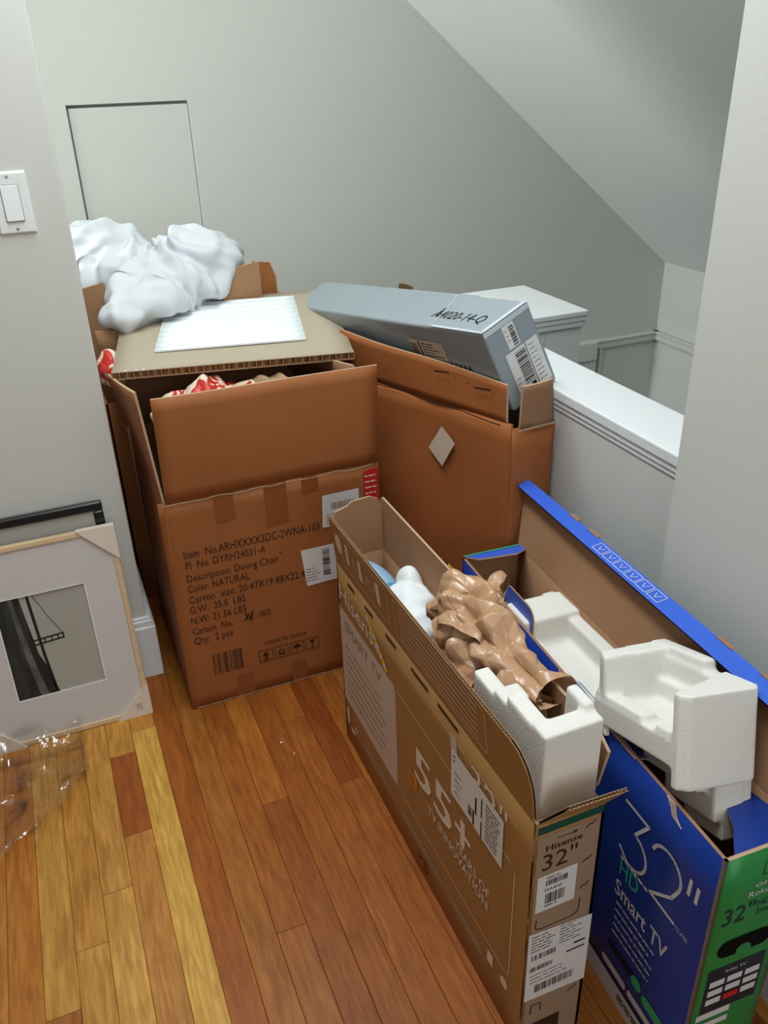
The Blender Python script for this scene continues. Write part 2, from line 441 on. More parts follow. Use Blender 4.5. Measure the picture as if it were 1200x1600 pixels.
for k in range(-14, 18):
    if k in cols: js, cs = cols[k]
    else:
        j = rn.uniform(.2, 1.0); js = []
        while j < 2.3: js.append(j); j += rn.uniform(.5, 1.1)
        cs = [rn.choice(palette) for _ in range(len(js)+1)]
    js = list(js); cs = list(cs)
    y_end = 2.6; bounds = [-.5]+js+[y_end]
    x0 = C0+CW*k+.0003; x1 = min(C0+CW*(k+1)-.0003, .913)
    if x1 <= x0: continue
    for i, (a, b) in enumerate(zip(bounds[:-1], bounds[1:])):
        a += .0004; b -= .0004; d = .0007
        mm = MB(); mm.hexa([(x0, a, -.018), (x1, a, -.018), (x1, b, -.018), (x0, b, -.018), (x0, a, -d), (x1, a, -d), (x1, b, -d), (x0, b, -d)])
        mm.hexa([(x0, a, -d), (x1, a, -d), (x1, b, -d), (x0, b, -d), (x0+d, a+d, 0), (x1-d, a+d, 0), (x1-d, b-d, 0), (x0+d, b-d, 0)])
        o = mm.build('plank', 'plank', floor)
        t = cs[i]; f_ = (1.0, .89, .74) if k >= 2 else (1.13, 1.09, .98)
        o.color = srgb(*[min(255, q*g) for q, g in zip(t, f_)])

# left wall, ends in a free corner; baseboard wraps round the end
m = MB(); m.box(-2.6, WY, 0, WX, 2.44, 2.4)
wl = struct(m.build('wall_left', ['wall'])); bevel(wl, .004); wl['label'] = 'off-white wall with a light switch, ending in an outside corner'
m = MB(); m.box(-2.6, WY-.016, 0, WX+.016, 2.456, .155); m.box(-2.6, WY-.011, .155, WX+.011, 2.451, .172); m.box(-2.6, WY-.006, .172, WX+.006, 2.446, .18)
bevel(struct(m.build('baseboard_left', ['trim'])), .003)['label'] = 'tall white baseboard wrapping the end of the left wall'
# back wall with the opening of the access panel
AX0, AX1, AZ0, AZ1 = .209, .607, .62, 1.315
m = MB()
for b in ((-2.6, 0, AX0, 2.45), (AX1, 0, KX+.1, 2.45), (AX0, AZ1, AX1, 2.45), (AX0, 0, AX1, AZ0), (.95, -1.6, KX+.1, 0)):
    m.box(b[0], BY, b[1], b[2], BY+.1, b[3])
struct(m.build('wall_back', ['wall']))['label'] = 'pale grey-green gable wall behind the boxes'
dp = thing('door_1', '', '', (.408, BY+.01, AZ0)); del dp['label']; del dp['category']; dp['kind'] = 'structure'; dp['label'] = 'flush square access hatch let into the back wall'
m = MB(); m.box(AX0+.006, BY+.004, AZ0+.004, AX1-.002, BY+.03, AZ1-.010)
bevel(m.build('hatch_panel', ['wall'], dp), .002)
m = MB(); m.box(AX0-.01, BY+.022, AZ0-.01, AX1+.01, BY+.05, AZ1+.01); m.build('hatch_recess', ['gap'], dp)
for sx, sz in ((AX0+.03, 1.218), (AX1-.016, 1.232)):
    pp = Print(Fr((sx, BY+.006, sz), (1, 0, 0), (0, 0, 1)), .001); pp.circle(0, 0, .0045, 12); pp.done('screw', 'screw', dp)
# right-hand wall beside the camera, half wall, far boxed-in return, stairwell
m = MB(); m.box(.88, -1.8, 0, 1.06, .945, 2.3)
struct(m.build('wall_right', ['wall']))['label'] = 'plain off-white wall at the right edge of the picture'
m = MB(); m.box(.922, .945, -1.6, 1.037, 2.03, .775)
struct(m.build('wall_half', ['wall']))['label'] = 'low half wall guarding the stairwell'
t1 = thing('trim_1', '', '', (.98, 1.4, .76)); del t1['category']; t1['kind'] = 'structure'; t1['label'] = 'white board capping the half wall'
CZ = .82
m = MB(); m.box(.914, .945, CZ-.022, 1.045, 2.10, CZ); bevel(m.build('cap_board', ['trim'], t1), .003)
m = MB(); m.box(.917, .945, CZ-.034, 1.042, 2.06, CZ-.0215); bevel(m.build('cap_moulding', ['trim'], t1), .002)
m = MB(); m.box(.9195, .945, CZ-.045, 1.0395, 2.05, CZ-.0335); bevel(m.build('cap_moulding', ['trim'], t1), .002)
m = MB(); m.box(.90, 1.824, -1.6, 1.306, 2.12, .78)
struct(m.build('wall_return', ['trim']))['label'] = 'white boxed-in return at the far end of the half wall'
t2 = thing('trim_2', '', '', (1.1, 1.98, .76)); del t2['category']; t2['kind'] = 'structure'; t2['label'] = 'wide white cap on the boxed-in return'
m = MB(); m.box(.88, 1.813, CZ-.014, 1.318, 2.137, CZ+.001); bevel(m.build('cap_board', ['trim'], t2), .003)
m = MB(); m.box(.885, 1.8155, CZ-.027, 1.3155, 2.13, CZ-.0135); bevel(m.build('cap_moulding', ['trim'], t2), .002)
m = MB(); m.box(.89, 1.818, CZ-.042, 1.313, 2.123, CZ-.0265); bevel(m.build('cap_moulding', ['trim'], t2), .002)
m = MB(); m.box(1.19, 1.8225, -.4, 1.194, 1.825, .775); m.build('panel_joint', ['wall'], t2)
m = MB(); m.box(KX, -1.8, -1.6, KX+.1, BY, KZ+.05)
struct(m.build('wall_knee', ['wall']))['label'] = 'low knee wall under the slope across the stairwell'
m = MB(); m.box(2.36, BY-.022, .19, KX, BY, .228); m.box(2.36, BY-.03, .222, KX, BY, .232); m.box(KX-.022, -1.8, .19, KX, BY, .228); m.box(KX-.03, -1.8, .222, KX, BY, .232)
bevel(struct(m.build('trim_3', ['wall'])), .004)['label'] = 'thin moulding running along the stairwell walls'
m = MB(); m.box(2.395, BY-.02, -1.2, 2.412, BY, .19); m.box(2.20, BY-.05, .15, 2.36, BY, .236); m.box(2.2, BY-.035, -1.2, 2.37, BY, .15)
bevel(struct(m.build('trim_4', ['wall'])), .004)['label'] = 'stub of casing where the stairwell moulding begins'
m = MB(); m.box(.9, -1.8, -1.7, KX+.1, BY+.1, -1.6)
struct(m.build('floor_stairwell', ['wall']))
m = MB(); y0, y1 = -1.8, BY+.1
m.hexa([(XR, y0, 2.4), (KX+.1, y0, roof(KX+.1)), (KX+.1, y1, roof(KX+.1)), (XR, y1, 2.4), (XR, y0, 2.5), (KX+.1, y0, roof(KX+.1)+.1), (KX+.1, y1, roof(KX+.1)+.1), (XR, y1, 2.5)])
m.box(-2.6, y0, 2.4, XR, y1, 2.5)
struct(m.build('ceiling', ['ceil']))['label'] = 'sloping attic ceiling over the stairwell'
# the rest of the room, behind and left of the camera
m = MB(); m.box(-2.7, -1.8, 0, -2.6, BY, 2.4); struct(m.build('wall_side', ['roomwall']))
m = MB(); m.box(-2.6, -1.9, -1.6, KX, -1.8, 2.4); struct(m.build('wall_rear', ['roomwall']))
wn = thing('added_window', '', '', (.1, -1.77, .9)); del wn['category']; wn['kind'] = 'structure'; wn['label'] = 'added window around the unseen fill light behind the photographer'  # added frame for the rear fill lamp, unseen
m = MB()
for b in ((-.62, .88, -.55, 2.22), (.75, .88, .82, 2.22), (-.62, 2.15, .82, 2.22), (-.62, .88, .82, .95)): m.box(b[0], -1.8, b[1], b[2], -1.74, b[3])
m.build('window_frame', ['trim'], wn)

for nm, lab, boxes in (('window_2', 'roof window over the landing, out of the picture', ((.05, .47, 2.372, .08, 2.13, 2.4), (.44, .47, 2.372, .446, 2.13, 2.4), (.08, .47, 2.372, .44, .5, 2.4), (.08, 2.1, 2.372, .44, 2.13, 2.4))),
                       ('window_3', 'side window at the far end of the landing, out of the picture', ((-2.6, 2.46, .86, -2.56, 2.49, 2.24), (-2.6, 3.17, .86, -2.56, 3.2, 2.24), (-2.6, 2.49, .86, -2.56, 3.17, .9), (-2.6, 2.49, 2.2, -2.56, 3.17, 2.24)))):
    m = MB()
    for b in boxes: m.box(*b)
    struct(m.build(nm, ['trim']))['label'] = lab

# light switch
sw = thing('light_switch', 'white rocker light switch with a rectangular plate on the left wall', 'light switch', (-.01, WY, 1.184))
fr = Fr((-.045, WY, 1.126), (1, 0, 0), (0, 0, 1))
m = MB(); m.hexa([fr.p(0, 0, -.0), fr.p(.071, 0, 0), fr.p(.071, .117, 0), fr.p(0, .117, 0), fr.p(.004, .004, .006), fr.p(.067, .004, .006), fr.p(.067, .113, .006), fr.p(.004, .113, .006)])
bevel(m.build('plate', ['switch'], sw), .0015)
m = MB(); m.hexa([fr.p(.019, .025, .006), fr.p(.052, .025, .006), fr.p(.052, .092, .006), fr.p(.019, .092, .006), fr.p(.02, .026, .0105), fr.p(.051, .026, .0105), fr.p(.051, .091, .0075), fr.p(.02, .091, .0075)])
bevel(m.build('rocker', ['switch'], sw), .001)
Print(fr, .0062).stroke([(.0185, .0245), (.0525, .0245), (.0525, .0925), (.0185, .0925)], .0012, True).done('rocker_gap', 'gap', sw)
for b in (.0105, .1065): Print(fr, .0066).circle(.0355, b, .003, 12).done('screw', 'screw', sw)

# ================================================================== DINING CHAIR CARTON
X0, X1, Y0, Y1, H = .145, .662, 1.685, 2.19, .573
dc = thing('carton', 'large brown moving carton with printed chair details, front flap standing up', 'box', ((X0+X1)/2, (Y0+Y1)/2, 0))
KM = ['kraft', 'kraftin', 'torn']; KP = ['kraft', 'kraftin', 'kraft']
T = .005
front = Fr((X0, Y0, 0), (1, 0, 0), (0, 0, 1)); wd = X1-X0
fp = qpanel('front_panel', [front.p(0, 0), front.p(wd, 0), front.p(wd, H), front.p(0, H)], T, KP, dc, 16, 16, lambda u, v: .006*math.sin(math.pi*u)*math.sin(math.pi*v)*0+.0008*math.sin(9*u+4*v))
qpanel('side_panel', [(X0, Y1, 0), (X0, Y0, 0), (X0+.012, Y0, H), (X0+.008, Y1, H)], T, KP, dc, 8, 12, lambda u, v: .004*math.sin(math.pi*u)*math.sin(math.pi*v))
qpanel('side_panel', [(X1, Y0, 0), (X1, Y1, 0), (X1, Y1, H), (X1, Y0, H)], T, KP, dc, 4, 4)
qpanel('back_panel', [(X1, Y1, 0), (X0, Y1, 0), (X0, Y1, H), (X1, Y1, H)], T, KP, dc, 4, 4)
m = MB(); m.box(X0+T, Y0+T, .001, X1-T, Y1-T, .006); m.build('bottom_panel', ['kraftin'], dc)
# flaps
fl = qpanel('front_flap', [(X0+.018, Y0-.002, H+.001), (X1-.006, Y0-.002, H+.001), (X1+.004, Y0-.004, .811), (X0+.022, Y0-.004, .813)], T, KM, dc, 16, 8, lambda u, v: .003*math.sin(math.pi*v)+.0015*math.sin(7*u))
qpanel('side_flap', [(X0+.008, Y1-.02, H+.001), (X0+.012, Y0+.004, H+.001), (X0-.007, Y0+.008, .829), (X0-.036, Y1-.05, .757)], T, KM, dc, 12, 8, lambda u, v: .006*math.sin(math.pi*u)*v)
qpanel('side_flap', [(X1-.001, Y0+.03, H+.001), (X1-.001, Y1-.01, H+.001), (X1-.10, Y1-.01, .74), (X1-.03, Y0+.05, .80)], T, KM, dc, 8, 6)
qpanel('back_flap', [(X1-.006, Y1, H+.001), (X0+.006, Y1, H+.001), (X0-.033, Y1+.012, .832), (X1, Y1+.01, .80)], T, KM, dc, 8, 6)
# fold crease, torn white line under the flap
pr = Print(front, .0032)
pts = [(.012+.0305*i, H-.003+.0016*math.sin(i*2.1)+.002*random.uniform(-1, 1)) for i in range(17)]
pr.stroke(pts, .0028).done('worn_crease', 'torn', dc)
pr = Print(front, .0015); pr.stroke([(.01+.031*i, .0035+.0012*random.uniform(-1, 1)) for i in range(17)], .003).done('worn_bottom_edge', 'torn', dc)
# tape strips
tp = [(.120, .50, .165, .573), (.235, .462, .288, .573), (.325, .53, .365, .573), (.118, .0, .16, .07), (.26, .0, .30, .06), (.40, .0, .45, .10)]
for i, (a0, b0, a1, b1) in enumerate(tp): Print(front, .0012).poly([(a0, b0), (a1, b0+.004), (a1, b1), (a0, b1)]).done('tape_strip', 'tape', fp)
# printed lines
pr = Print(front, .0018)
def L(s_, ax0, ax1, z, h=.019): pr.text(s_, ax0-X0, z, ax1-ax0, h)
L('Item  No.ARHXXXX3DC-2WNA-103', .183, .505, .428, .021)
L('PI  No. DYRH24031-A', .183, .370, .400); L('Description: Dining Chair', .181, .400, .366); L('Color: NATURAL', .179, .325, .338)
L('Carton  size: 20.47X19.88X22.44', .178, .470, .308); L('G.W:  25.6  LBS', .176, .309, .280); L('N.W: 21.56 LBS', .175, .308, .250)
L('Carton  No.', .175, .272, .220); L('/60', .335, .366, .224, .017); L('Qty:  2 pcs', .175, .268, .192)
L('MADE IN CHINA', .344, .452, .138, .010)
pr.new().stroke([(.155, .224), (.163, .236), (.158, .244), (.168, .24), (.160, .228), (.172, .232), (.176, .244), (.168, .224), (.18, .226)], .0022)
pr.stroke([(.17, .22), (.178, .247)], .002); pr.new().stroke([(.258, .388), (.262, .392), (.264, .382)], .0014)
for k in range(4):
    a = .180+.0405*k
    pr.new().stroke([(a, .089), (a+.034, .089), (a+.034, .123), (a, .123)], .0016, True)
a = .197; pr.new().poly([(a-.009, .106), (a+.009, .106), (a, .119)]); pr.rect(a-.003, .096, a+.003, .106); pr.rect(a-.009, .093, a+.009, .095)
a = .2375; pr.new()
for d in (-90, 30, 150):
    t = math.radians(d); c = (a+.006*math.cos(t), .106+.006*math.sin(t)); pr.stroke([(c[0]-.005*math.sin(t), c[1]+.005*math.cos(t)), (c[0]+.005*math.sin(t), c[1]-.005*math.cos(t))], .0035)
pr.stroke([(a-.011, .094), (a-.006, .098), (a+.006, .098), (a+.011, .094)], .002)
a = .278; pr.new().poly([(a-.012, .106), (a+.012, .106), (a+.008, .113), (a, .117), (a-.008, .113)]); pr.stroke([(a, .106), (a, .096), (a+.004, .095)], .0016)
a = .3185; pr.new().poly([(a-.008, .117), (a, .104), (a+.008, .117)]); pr.rect(a-.0012, .096, a+.0012, .106); pr.rect(a-.006, .094, a+.006, .096)
pr.barcode(.066, .088, .140, .150, 5, 20)
pr.done('printed_text', 'ink', fp)
# side print, labels
sd = Fr((X0+.004, Y1-.2, .70), (0, -1, 0), (-.08, 0, 1))
Print(Fr((X0-.004, Y0+.16, .64), (0, -1, -.0), (-.085, 0, 1)), .0075).text('SN/DG', 0, 0, .06, .014).done('printed_text', 'ink', dc)
lb = Print(front, .0022).poly([(.368, .43), (.372, .515), (.464, .516), (.462, .43)]).done('shipping_label', 'paper', fp)
Print(front, .0027).barcode(.392, .476, .452, .492, 8, 24).lines(.378, .455, .434, .466, 4, .002, 3).done('label_print', 'taupe', lb)
lb = Print(front, .0022).poly([(.318, .279), (.309, .382), (.42, .382), (.42, .282)]).done('shipping_label', 'paper', fp)
Print(front, .0027).barcode(.362, .30, .38, .376, 9, 20, False).lines(.318, .355, .29, .33, 5, .0015, 3).done('label_print', 'ink', lb)
lb = Print(front, .0024).poly([(.478, .44), (.477, .556), (.514, .56), (.514, .44)]).done('red_sticker', 'red', fp)
Print(front, .0028).lines(.48, .513, .49, .55, 4, .0035, 4, .8).done('label_print', 'protector', lb)

# contents of that carton
tag(lump((.325, 1.875, .692), (.13, .105, .070), 11, .2, .6, None, 'paper_bag', 'redbag'), 'red and cream patterned paper bag stuffed inside the carton under the board', 'bag')
tag(lump((.128, 2.07, .768), (.026, .075, .040), 5, .15, .5, None, 'wrapping_paper', 'redbag'), 'scrap of red and cream wrapping paper poking out between left flap and board', 'paper')
tag(lump((.475, 1.835, .690), (.115, .105, .072), 21, -.1, .7, None, 'paper_wad', 'beigebag'), 'dull beige crumpled paper showing in the gap behind the front flap', 'paper')
tag(lump((.60, 1.80, .690), (.042, .085, .07), 8, .1, .6, None, 'plastic_bag', 'blackbag'), 'shiny black plastic bag at the right end of the carton gap', 'bag')

# honeycomb board on top with a sheet of white foam
A, B_, Cc, D = Vector((.118, 1.93, .803)), Vector((.663, 1.818, .803)), Vector((.742, 2.300, .841)), Vector((.197, 2.412, .841))
hb = thing('honeycomb_board', 'thick honeycomb cardboard board lying tilted across the open carton', 'board', tuple((A+B_+Cc+D)/4-Vector((0, 0, .03))))
bu = (B_-A).normalized(); bn = bu.cross(D-A).normalized(); bv = bn.cross(bu)
HB = Fr(A, bu, bv); bw = (B_-A).length; bd = (D-A).dot(bv)
qpanel('top_sheet', [HB.p(0, 0), HB.p(bw, 0), HB.p(bw, bd), HB.p(0, bd)],   .0012, ['board', 'kraftin', 'torn'], hb, 12, 12, lambda u, v: .0012*math.sin(5*u+2)*math.sin(3*v))
panel('bottom_sheet', Fr(HB.p(0, 0, -.017), bu, bv), [(0, 0), (bw, 0), (bw, bd), (0, bd)], .0012, ['kraftin', 'kraftin', 'torn'], hb)
m = MB(); n = 36
for row, dep in enumerate((.004, .018)):
    for i in range(n):
        a0, a1 = bw*i/n, bw*(i+1)/n
        z0 = dep+(.012 if (i % 2) else 0); z1 = dep+(0 if (i % 2) else .012); th = .0012
        q = [HB.p(a0, z0, -.017), HB.p(a1, z1, -.017), HB.p(a1+th, z1+th, -.017), HB.p(a0+th, z0+th, -.017)]
        m.hexa(q+[p+bn*.0158 for p in q])
for i in range(n+1):
    a = bw*i/n+random.uniform(-.002, .002)
    q = [HB.p(a, .001, -.017), HB.p(a+.0028, .001, -.017), HB.p(a+.0028, .02, -.017), HB.p(a, .02, -.017)]
    m.hexa(q+[p+bn*.0158 for p in q])
m.build('honeycomb_core', ['flute'], hb)
m = MB()
for pt in ((.03, .0), (.055, .0), (.07, .001)): m.box(*(HB.p(pt[0], .004, 0)-Vector((.003, .002, 0))), *(HB.p(pt[0], .004, 0)+Vector((.003, .002, .001))))
m.build('glue_flecks', ['foam'], hb)
def toB(x, y, z=.0):   # world xy -> point on the board
    d = Vector((x, y, 0))-A; d.z = 0
    a = d.dot(Vector((bu.x, bu.y, 0))); b = d.dot(Vector((bv.x, bv.y, 0)))/(bv.x**2+bv.y**2); return HB.p(a, b, z)
q = [toB(.228, 2.01), toB(.583, 1.935), toB(.655, 2.262), toB(.318, 2.335)]
fs = qpanel('foam_sheet', [p+bn*.006 for p in q], .004, ['foam', 'foam', 'foam'], None, 8, 80, lambda u, v: .0016*math.sin(v*58))
tag(fs, 'white ribbed foam sheet stuck on the honeycomb board', 'foam')

# ================================================================== CARTON WITH BEDDING BEHIND
bc = thing('carton', 'open carton behind the honeycomb board holding white bedding', 'box', (.385, 2.52, 0))
bx0, bx1, by0, by1, bh = .108, .66, 2.25, 2.78, .62
qpanel('front_panel', [(bx0, by0, 0), (bx1, by0, 0), (bx1, by0, bh), (bx0, by0, bh)], T, KP, bc, 2, 2)
qpanel('side_panel', [(bx0, by1, 0), (bx0, by0, 0), (bx0, by0, bh), (bx0, by1, bh)], T, KP, bc, 2, 2)
qpanel('side_panel', [(bx1, by0, 0), (bx1, by1, 0), (bx1, by1, bh), (bx1, by0, bh)], T, KP, bc, 2, 2)
qpanel('back_panel', [(bx1, by1, 0), (bx0, by1, 0), (bx0, by1, bh), (bx1, by1, bh)], T, KP, bc, 2, 2)
m = MB(); m.box(bx0+T, by0+T, .001, bx1-T, by1-T, .006); m.build('bottom_panel', ['kraftin'], bc)
panel('front_flap', Fr((.505, 2.30, .70), (1, .05, 0), (0, .0, 1)), [(-.06, 0), (.072, 0), (.071, .236), (-.002, .229), (-.06, .10)], .005, ['kraftin', 'kraft', 'torn'], bc)
panel('side_flap', Fr((.572, 2.37, .70), (.75, -.30, 0), (0, .0, 1)), [(0, 0), (.066, 0), (.064, .18), (.050, .222), (.0, .226)], .005, ['kraft', 'kraft', 'torn'], bc)
panel('side_flap', Fr((.092, 2.30, .70), (.93, -.2, 0), (0, .0, 1)), [(0, 0), (.1, 0), (.083, .165), (.070, .231), (0, .215)], .005, ['kraftin', 'kraft', 'torn'], bc)
qpanel('side_flap', [(.66, 2.42, .62), (.66, 2.75, .62), (.70, 2.72, .80), (.69, 2.46, .79)], T, KM, bc, 4, 4)
# bedding: soft lobes melted into one heap, then wrinkled
def heap(lobes, voxel, it):
    m = MB()
    for (cx, cy, cz, rx, ry, rz, ang) in lobes:
        bm = bmesh.new(); bmesh.ops.create_icosphere(bm, subdivisions=4, radius=1)
        c, s_ = math.cos(ang), math.sin(ang)
        vv = []
        for q in bm.verts:
            x, y, z = q.co.x*rx, q.co.y*ry, q.co.z*rz
            vv.append((cx+x*c-y*s_, cy+x*s_+y*c, cz+z))
        m.add(vv, [tuple(q.index for q in p.verts) for p in bm.faces]); bm.free()
    me = bpy.data.meshes.new('tmp'); me.from_pydata([tuple(q) for q in m.v], [], m.f)
    o = bpy.data.objects.new('tmp', me); COL.objects.link(o)
    r = o.modifiers.new('r', 'REMESH'); r.mode = 'VOXEL'; r.voxel_size = voxel
    sm = o.modifiers.new('s', 'SMOOTH'); sm.factor = .5; sm.iterations = it
    dg = bpy.context.evaluated_depsgraph_get(); dg.update()
    e = bpy.data.meshes.new_from_object(o.evaluated_get(dg))
    Pn = np.array([v.co for v in e.vertices]); Nn = np.array([v.normal for v in e.vertices]); fs = [tuple(p.vertices) for p in e.polygons]
    bpy.data.objects.remove(o); bpy.data.meshes.remove(me); bpy.data.meshes.remove(e)
    return Pn, Nn, fs
def wrinkle(Pn, seed, dirs, amp):
    rs = np.random.RandomState(seed); out = np.zeros(len(Pn))
    wp = sum(np.sin(Pn@rs.normal(size=3)*rs.uniform(7, 16)+rs.uniform(0, 6)) for _ in range(5))
    for d, fq, a in dirs:
        d = np.array(d)/np.linalg.norm(d); ph = Pn@d*fq+wp*1.1+rs.uniform(0, 6)
        mask = .5+.5*np.sin(Pn@rs.normal(size=3)*14+rs.uniform(0, 6)+wp*.5)
        out += a*(.5+.5*np.cos(2*ph))**1.4*mask
    return out*amp
lobes = [(.425, 2.40, .925, .125, .12, .090, .4), (.49, 2.40, .90, .065, .07, .07, .2), (.35, 2.345, .905, .14, .10, .070, .55), (.265, 2.265, .880, .12, .075, .050, .6),
         (.205, 2.215, .862, .075, .05, .030, .75), (.19, 2.58, .935, .135, .11, .10, -.3), (.24, 2.50, .90, .12, .11, .085, -.2), (.36, 2.52, .85, .2, .16, .10, 0)]
Pn, Nn, fs_ = heap(lobes, .0046, 20)
Pn = Pn+Nn*(wrinkle(Pn, 3, [((.55, -.6, .6), 44, .022), ((.75, -.4, .3), 66, .014), ((.2, .9, .4), 34, .012), ((.9, .3, -.4), 58, .010), ((.5, .6, .6), 110, .004)], 1.0)-.004)[:, None]
cl = mk('bedding', [tuple(p) for p in Pn], fs_, 'cloth', None, None, True)
ms = cl.modifiers.new('smooth', 'SMOOTH'); ms.factor = .5; ms.iterations = 3
tag(cl, 'crumpled white bedding heaped at the back, spilling over the honeycomb board', 'bedding')

# ================================================================== TALL BROWN CARTON BY THE HALF WALL
ca = math.radians(11); P = Vector((.802, 1.32, 0)); Lv = Vector((-math.sin(ca), math.cos(ca), 0)); Wv = Vector((math.cos(ca), math.sin(ca), 0)); Zv = Vector((0, 0, 1))
def tc(l, w_, z): return P+Lv*l+Wv*w_+Zv*z
TL, TW = .655, .1146
tcn = thing('carton', 'narrow tall brown carton with a white diamond label against the half wall', 'box', tuple(tc(TL/2, TW/2, 0)))
KD = ['kraftdk', 'kraftin', 'kraftdk']; KDF = ['kraftdk', 'kraftin', 'torn']
lp = qpanel('long_panel', [tc(TL, 0, 0), tc(0, 0, 0), tc(0, 0, 0.7727), tc(TL, 0, 0.7113)], T, KD, tcn, 24, 20, lambda u, v: .003*math.sin(8*u+3*v)*math.sin(5*v)+.0018*math.sin(17*u-9*v)*math.sin(11*v)+.004*math.sin(math.pi*u)*math.sin(math.pi*v))
ep = qpanel('end_panel', [tc(0, 0, 0), tc(0, TW-.015, 0), tc(0, TW+.002, 0.7502), tc(0, .0, 0.7635)], T, KD, tcn, 10, 16, lambda u, v: .010*math.sin(math.pi*u)*(.4+.6*math.sin(math.pi*v))+.002*math.sin(9*v+4*u))
qpanel('long_panel', [tc(0, TW-.012, 0), tc(TL, TW-.012, 0), tc(TL, TW-.03, .58), tc(0, TW-.002, .72)], T, KD, tcn, 10, 10)
qpanel('end_panel', [tc(TL, TW, 0), tc(TL, 0, 0), tc(TL, 0, .70), tc(TL, TW, .62)], T, KD, tcn, 2, 2)
m = MB(); m.hexa([tc(.01, .006, .001), tc(TL-.01, .006, .001), tc(TL-.01, TW-.02, .001), tc(.01, TW-.02, .001), tc(.01, .006, .006), tc(TL-.01, .006, .006), tc(TL-.01, TW-.02, .006), tc(.01, TW-.02, .006)])
m.build('bottom_panel', ['kraftin'], tcn)
def wav(u): return .06*math.sin(u*7)*u*(1-u)
lf = qpanel('long_flap', [tc(TL-.01, -.001, 0.7134), tc(.016, -.001, 0.7727), tc(.018, -.003, 0.8495), tc(TL-.01, -.002, 0.8229)], T, KDF, tcn, 24, 6, lambda u, v: .004*math.sin(6*u)*v, wav)
qpanel('end_flap', [tc(-.002, .020, 0.7615), tc(-.002, .112, 0.7533), tc(-.01, .093, 0.8505), tc(-.01, .016, 0.8505)], T, KD[1:2]+KD[1:2]+['torn'], tcn, 8, 8, lambda u, v: .004*math.sin(math.pi*u))
lfr = Fr(tc(0, 0, 0), -Lv, Zv)   # a = -l
pr = Print(lfr, .006); pr.poly([(-.217, .606), (-.172, .676), (-.219, .702), (-.268, .634)]).done('diamond_label', 'paperp', lp)
pr = Print(lfr, .0075)
for l in (.243, .108): pr.new().stroke([(-l, 0.8208), (-l+.05, 0.8295)], .004); 
for l in (.262, .17, .13, .05): pr.new().circle(-l, 0.8249, .002, 8)
pr.done('staple_slot', 'ink', lf)
pr = Print(lfr, .0062); pr.stroke([(-.64+.034*i, .716+.0028*i+.002*math.sin(i)) for i in range(19)], .0025).done('crease', 'ink', lp)
pr = Print(Fr(tc(-.0, 0, 0), Wv, Zv), .006); pr.stroke([(.012+.012*i, .758-.0006*i+.001*(i % 2)) for i in range(9)], .005).done('torn_fold', 'torn', ep)


# grey wrapped parcel
Mg = Matrix(((.9115, -.1297, -.3903), (.1743, .9814, .0809), (.3726, -.1418, .9171)))
Og = Vector((.76, 1.373, .946))
def gp(a, l, h): return Og+Mg @ Vector((a, l, h))
GW, GH, GL = .12, .18, .925
gpc = thing('parcel', 'long grey plastic-wrapped parcel with barcode labels jammed into the tall carton', 'parcel', tuple(gp(GW/2, GL/2, -GH)))
def gbox(a0, a1, l0, l1, h0, h1, name, mt, tw=0):
    m = MB(); m.hexa([gp(a0, l0, h0), gp(a1, l0, h0), gp(a1+tw, l1, h0), gp(a0, l1, h0), gp(a0, l0, h1), gp(a1, l0, h1), gp(a1+tw, l1, h1), gp(a0, l1, h1)])
    return bevel(m.build(name, [mt], gpc), .006, 3)
gbox(0, GW, 0, .235, -GH, 0, 'wrapped_end', 'grey', .004)
gbox(.003, GW+.012, .17, GL, -GH+.008, -.003, 'wrapped_length', 'grey', .004)
gtop = Fr(gp(0, 0, 0), -(Mg @ Vector((0, 1, 0))), Mg @ Vector((1, 0, 0)))       # a=-l, b=w
gside = Fr(gp(0, 0, 0), -(Mg @ Vector((0, 1, 0))), Mg @ Vector((0, 0, 1)))      # a=-l, b=h
gend = Fr(gp(0, 0, 0), Mg @ Vector((1, 0, 0)), Mg @ Vector((0, 0, 1)))          # a=w, b=h
Print(gtop, .0008).text('A4020-14-Q', -.226, .032, .180, .026, .1).new().stroke([(-.205, .035), (-.213, .066)], .006).done('printed_text', 'black', gpc)
Print(gtop, .0007).stroke([(-.188, .002), (-.2, .05), (-.215, .075), (-.238, .118)], .0025).stroke([(-.184, 0), (-.196, .05), (-.211, .075), (-.232, .118)], .002).done('wrap_seam', 'greydk', gpc)
Print(gtop, .0007).poly([(-.012, .002), (0, .002), (0, .118), (-.012, .118)]).poly([(-.18, .0), (0, 0), (0, .006), (-.18, .006)]).done('edge_tape_highlight', 'greydk', gpc)  # edge tape, with the highlight put into its pale colour
Print(gend, .0007).rect(.0, -.012, .118, -.001).done('edge_tape_highlight', 'greydk', gpc)
lb = Print(gend, .0009).rect(.042, -.063, .071, -.013).done('shipping_label', 'paper', gpc)
Print(gend, .0013).barcode(.056, -.06, .068, -.017, 3, 14, False).lines(.045, .054, -.05, -.02, 3, .001, 3).done('label_print', 'black', lb)
lb = Print(gend, .0009).rect(.028, -.165, .111, -.067).done('shipping_label', 'paper', gpc)
Print(gend, .0013).barcode(.049, -.145, .075, -.073, 4, 24, False).stroke([(.0785, -.165), (.0785, -.068)], .0016).new().lines(.084, .108, -.16, -.072, 9, .0011, 3).lines(.031, .046, -.16, -.12, 4, .001, 6).rect(.062, -.158, .073, -.148).done('label_print', 'black', lb)
lb = Print(gside, .0009).rect(-.30, -.084, -.167, -.040).done('shipping_label', 'paperp', gpc)
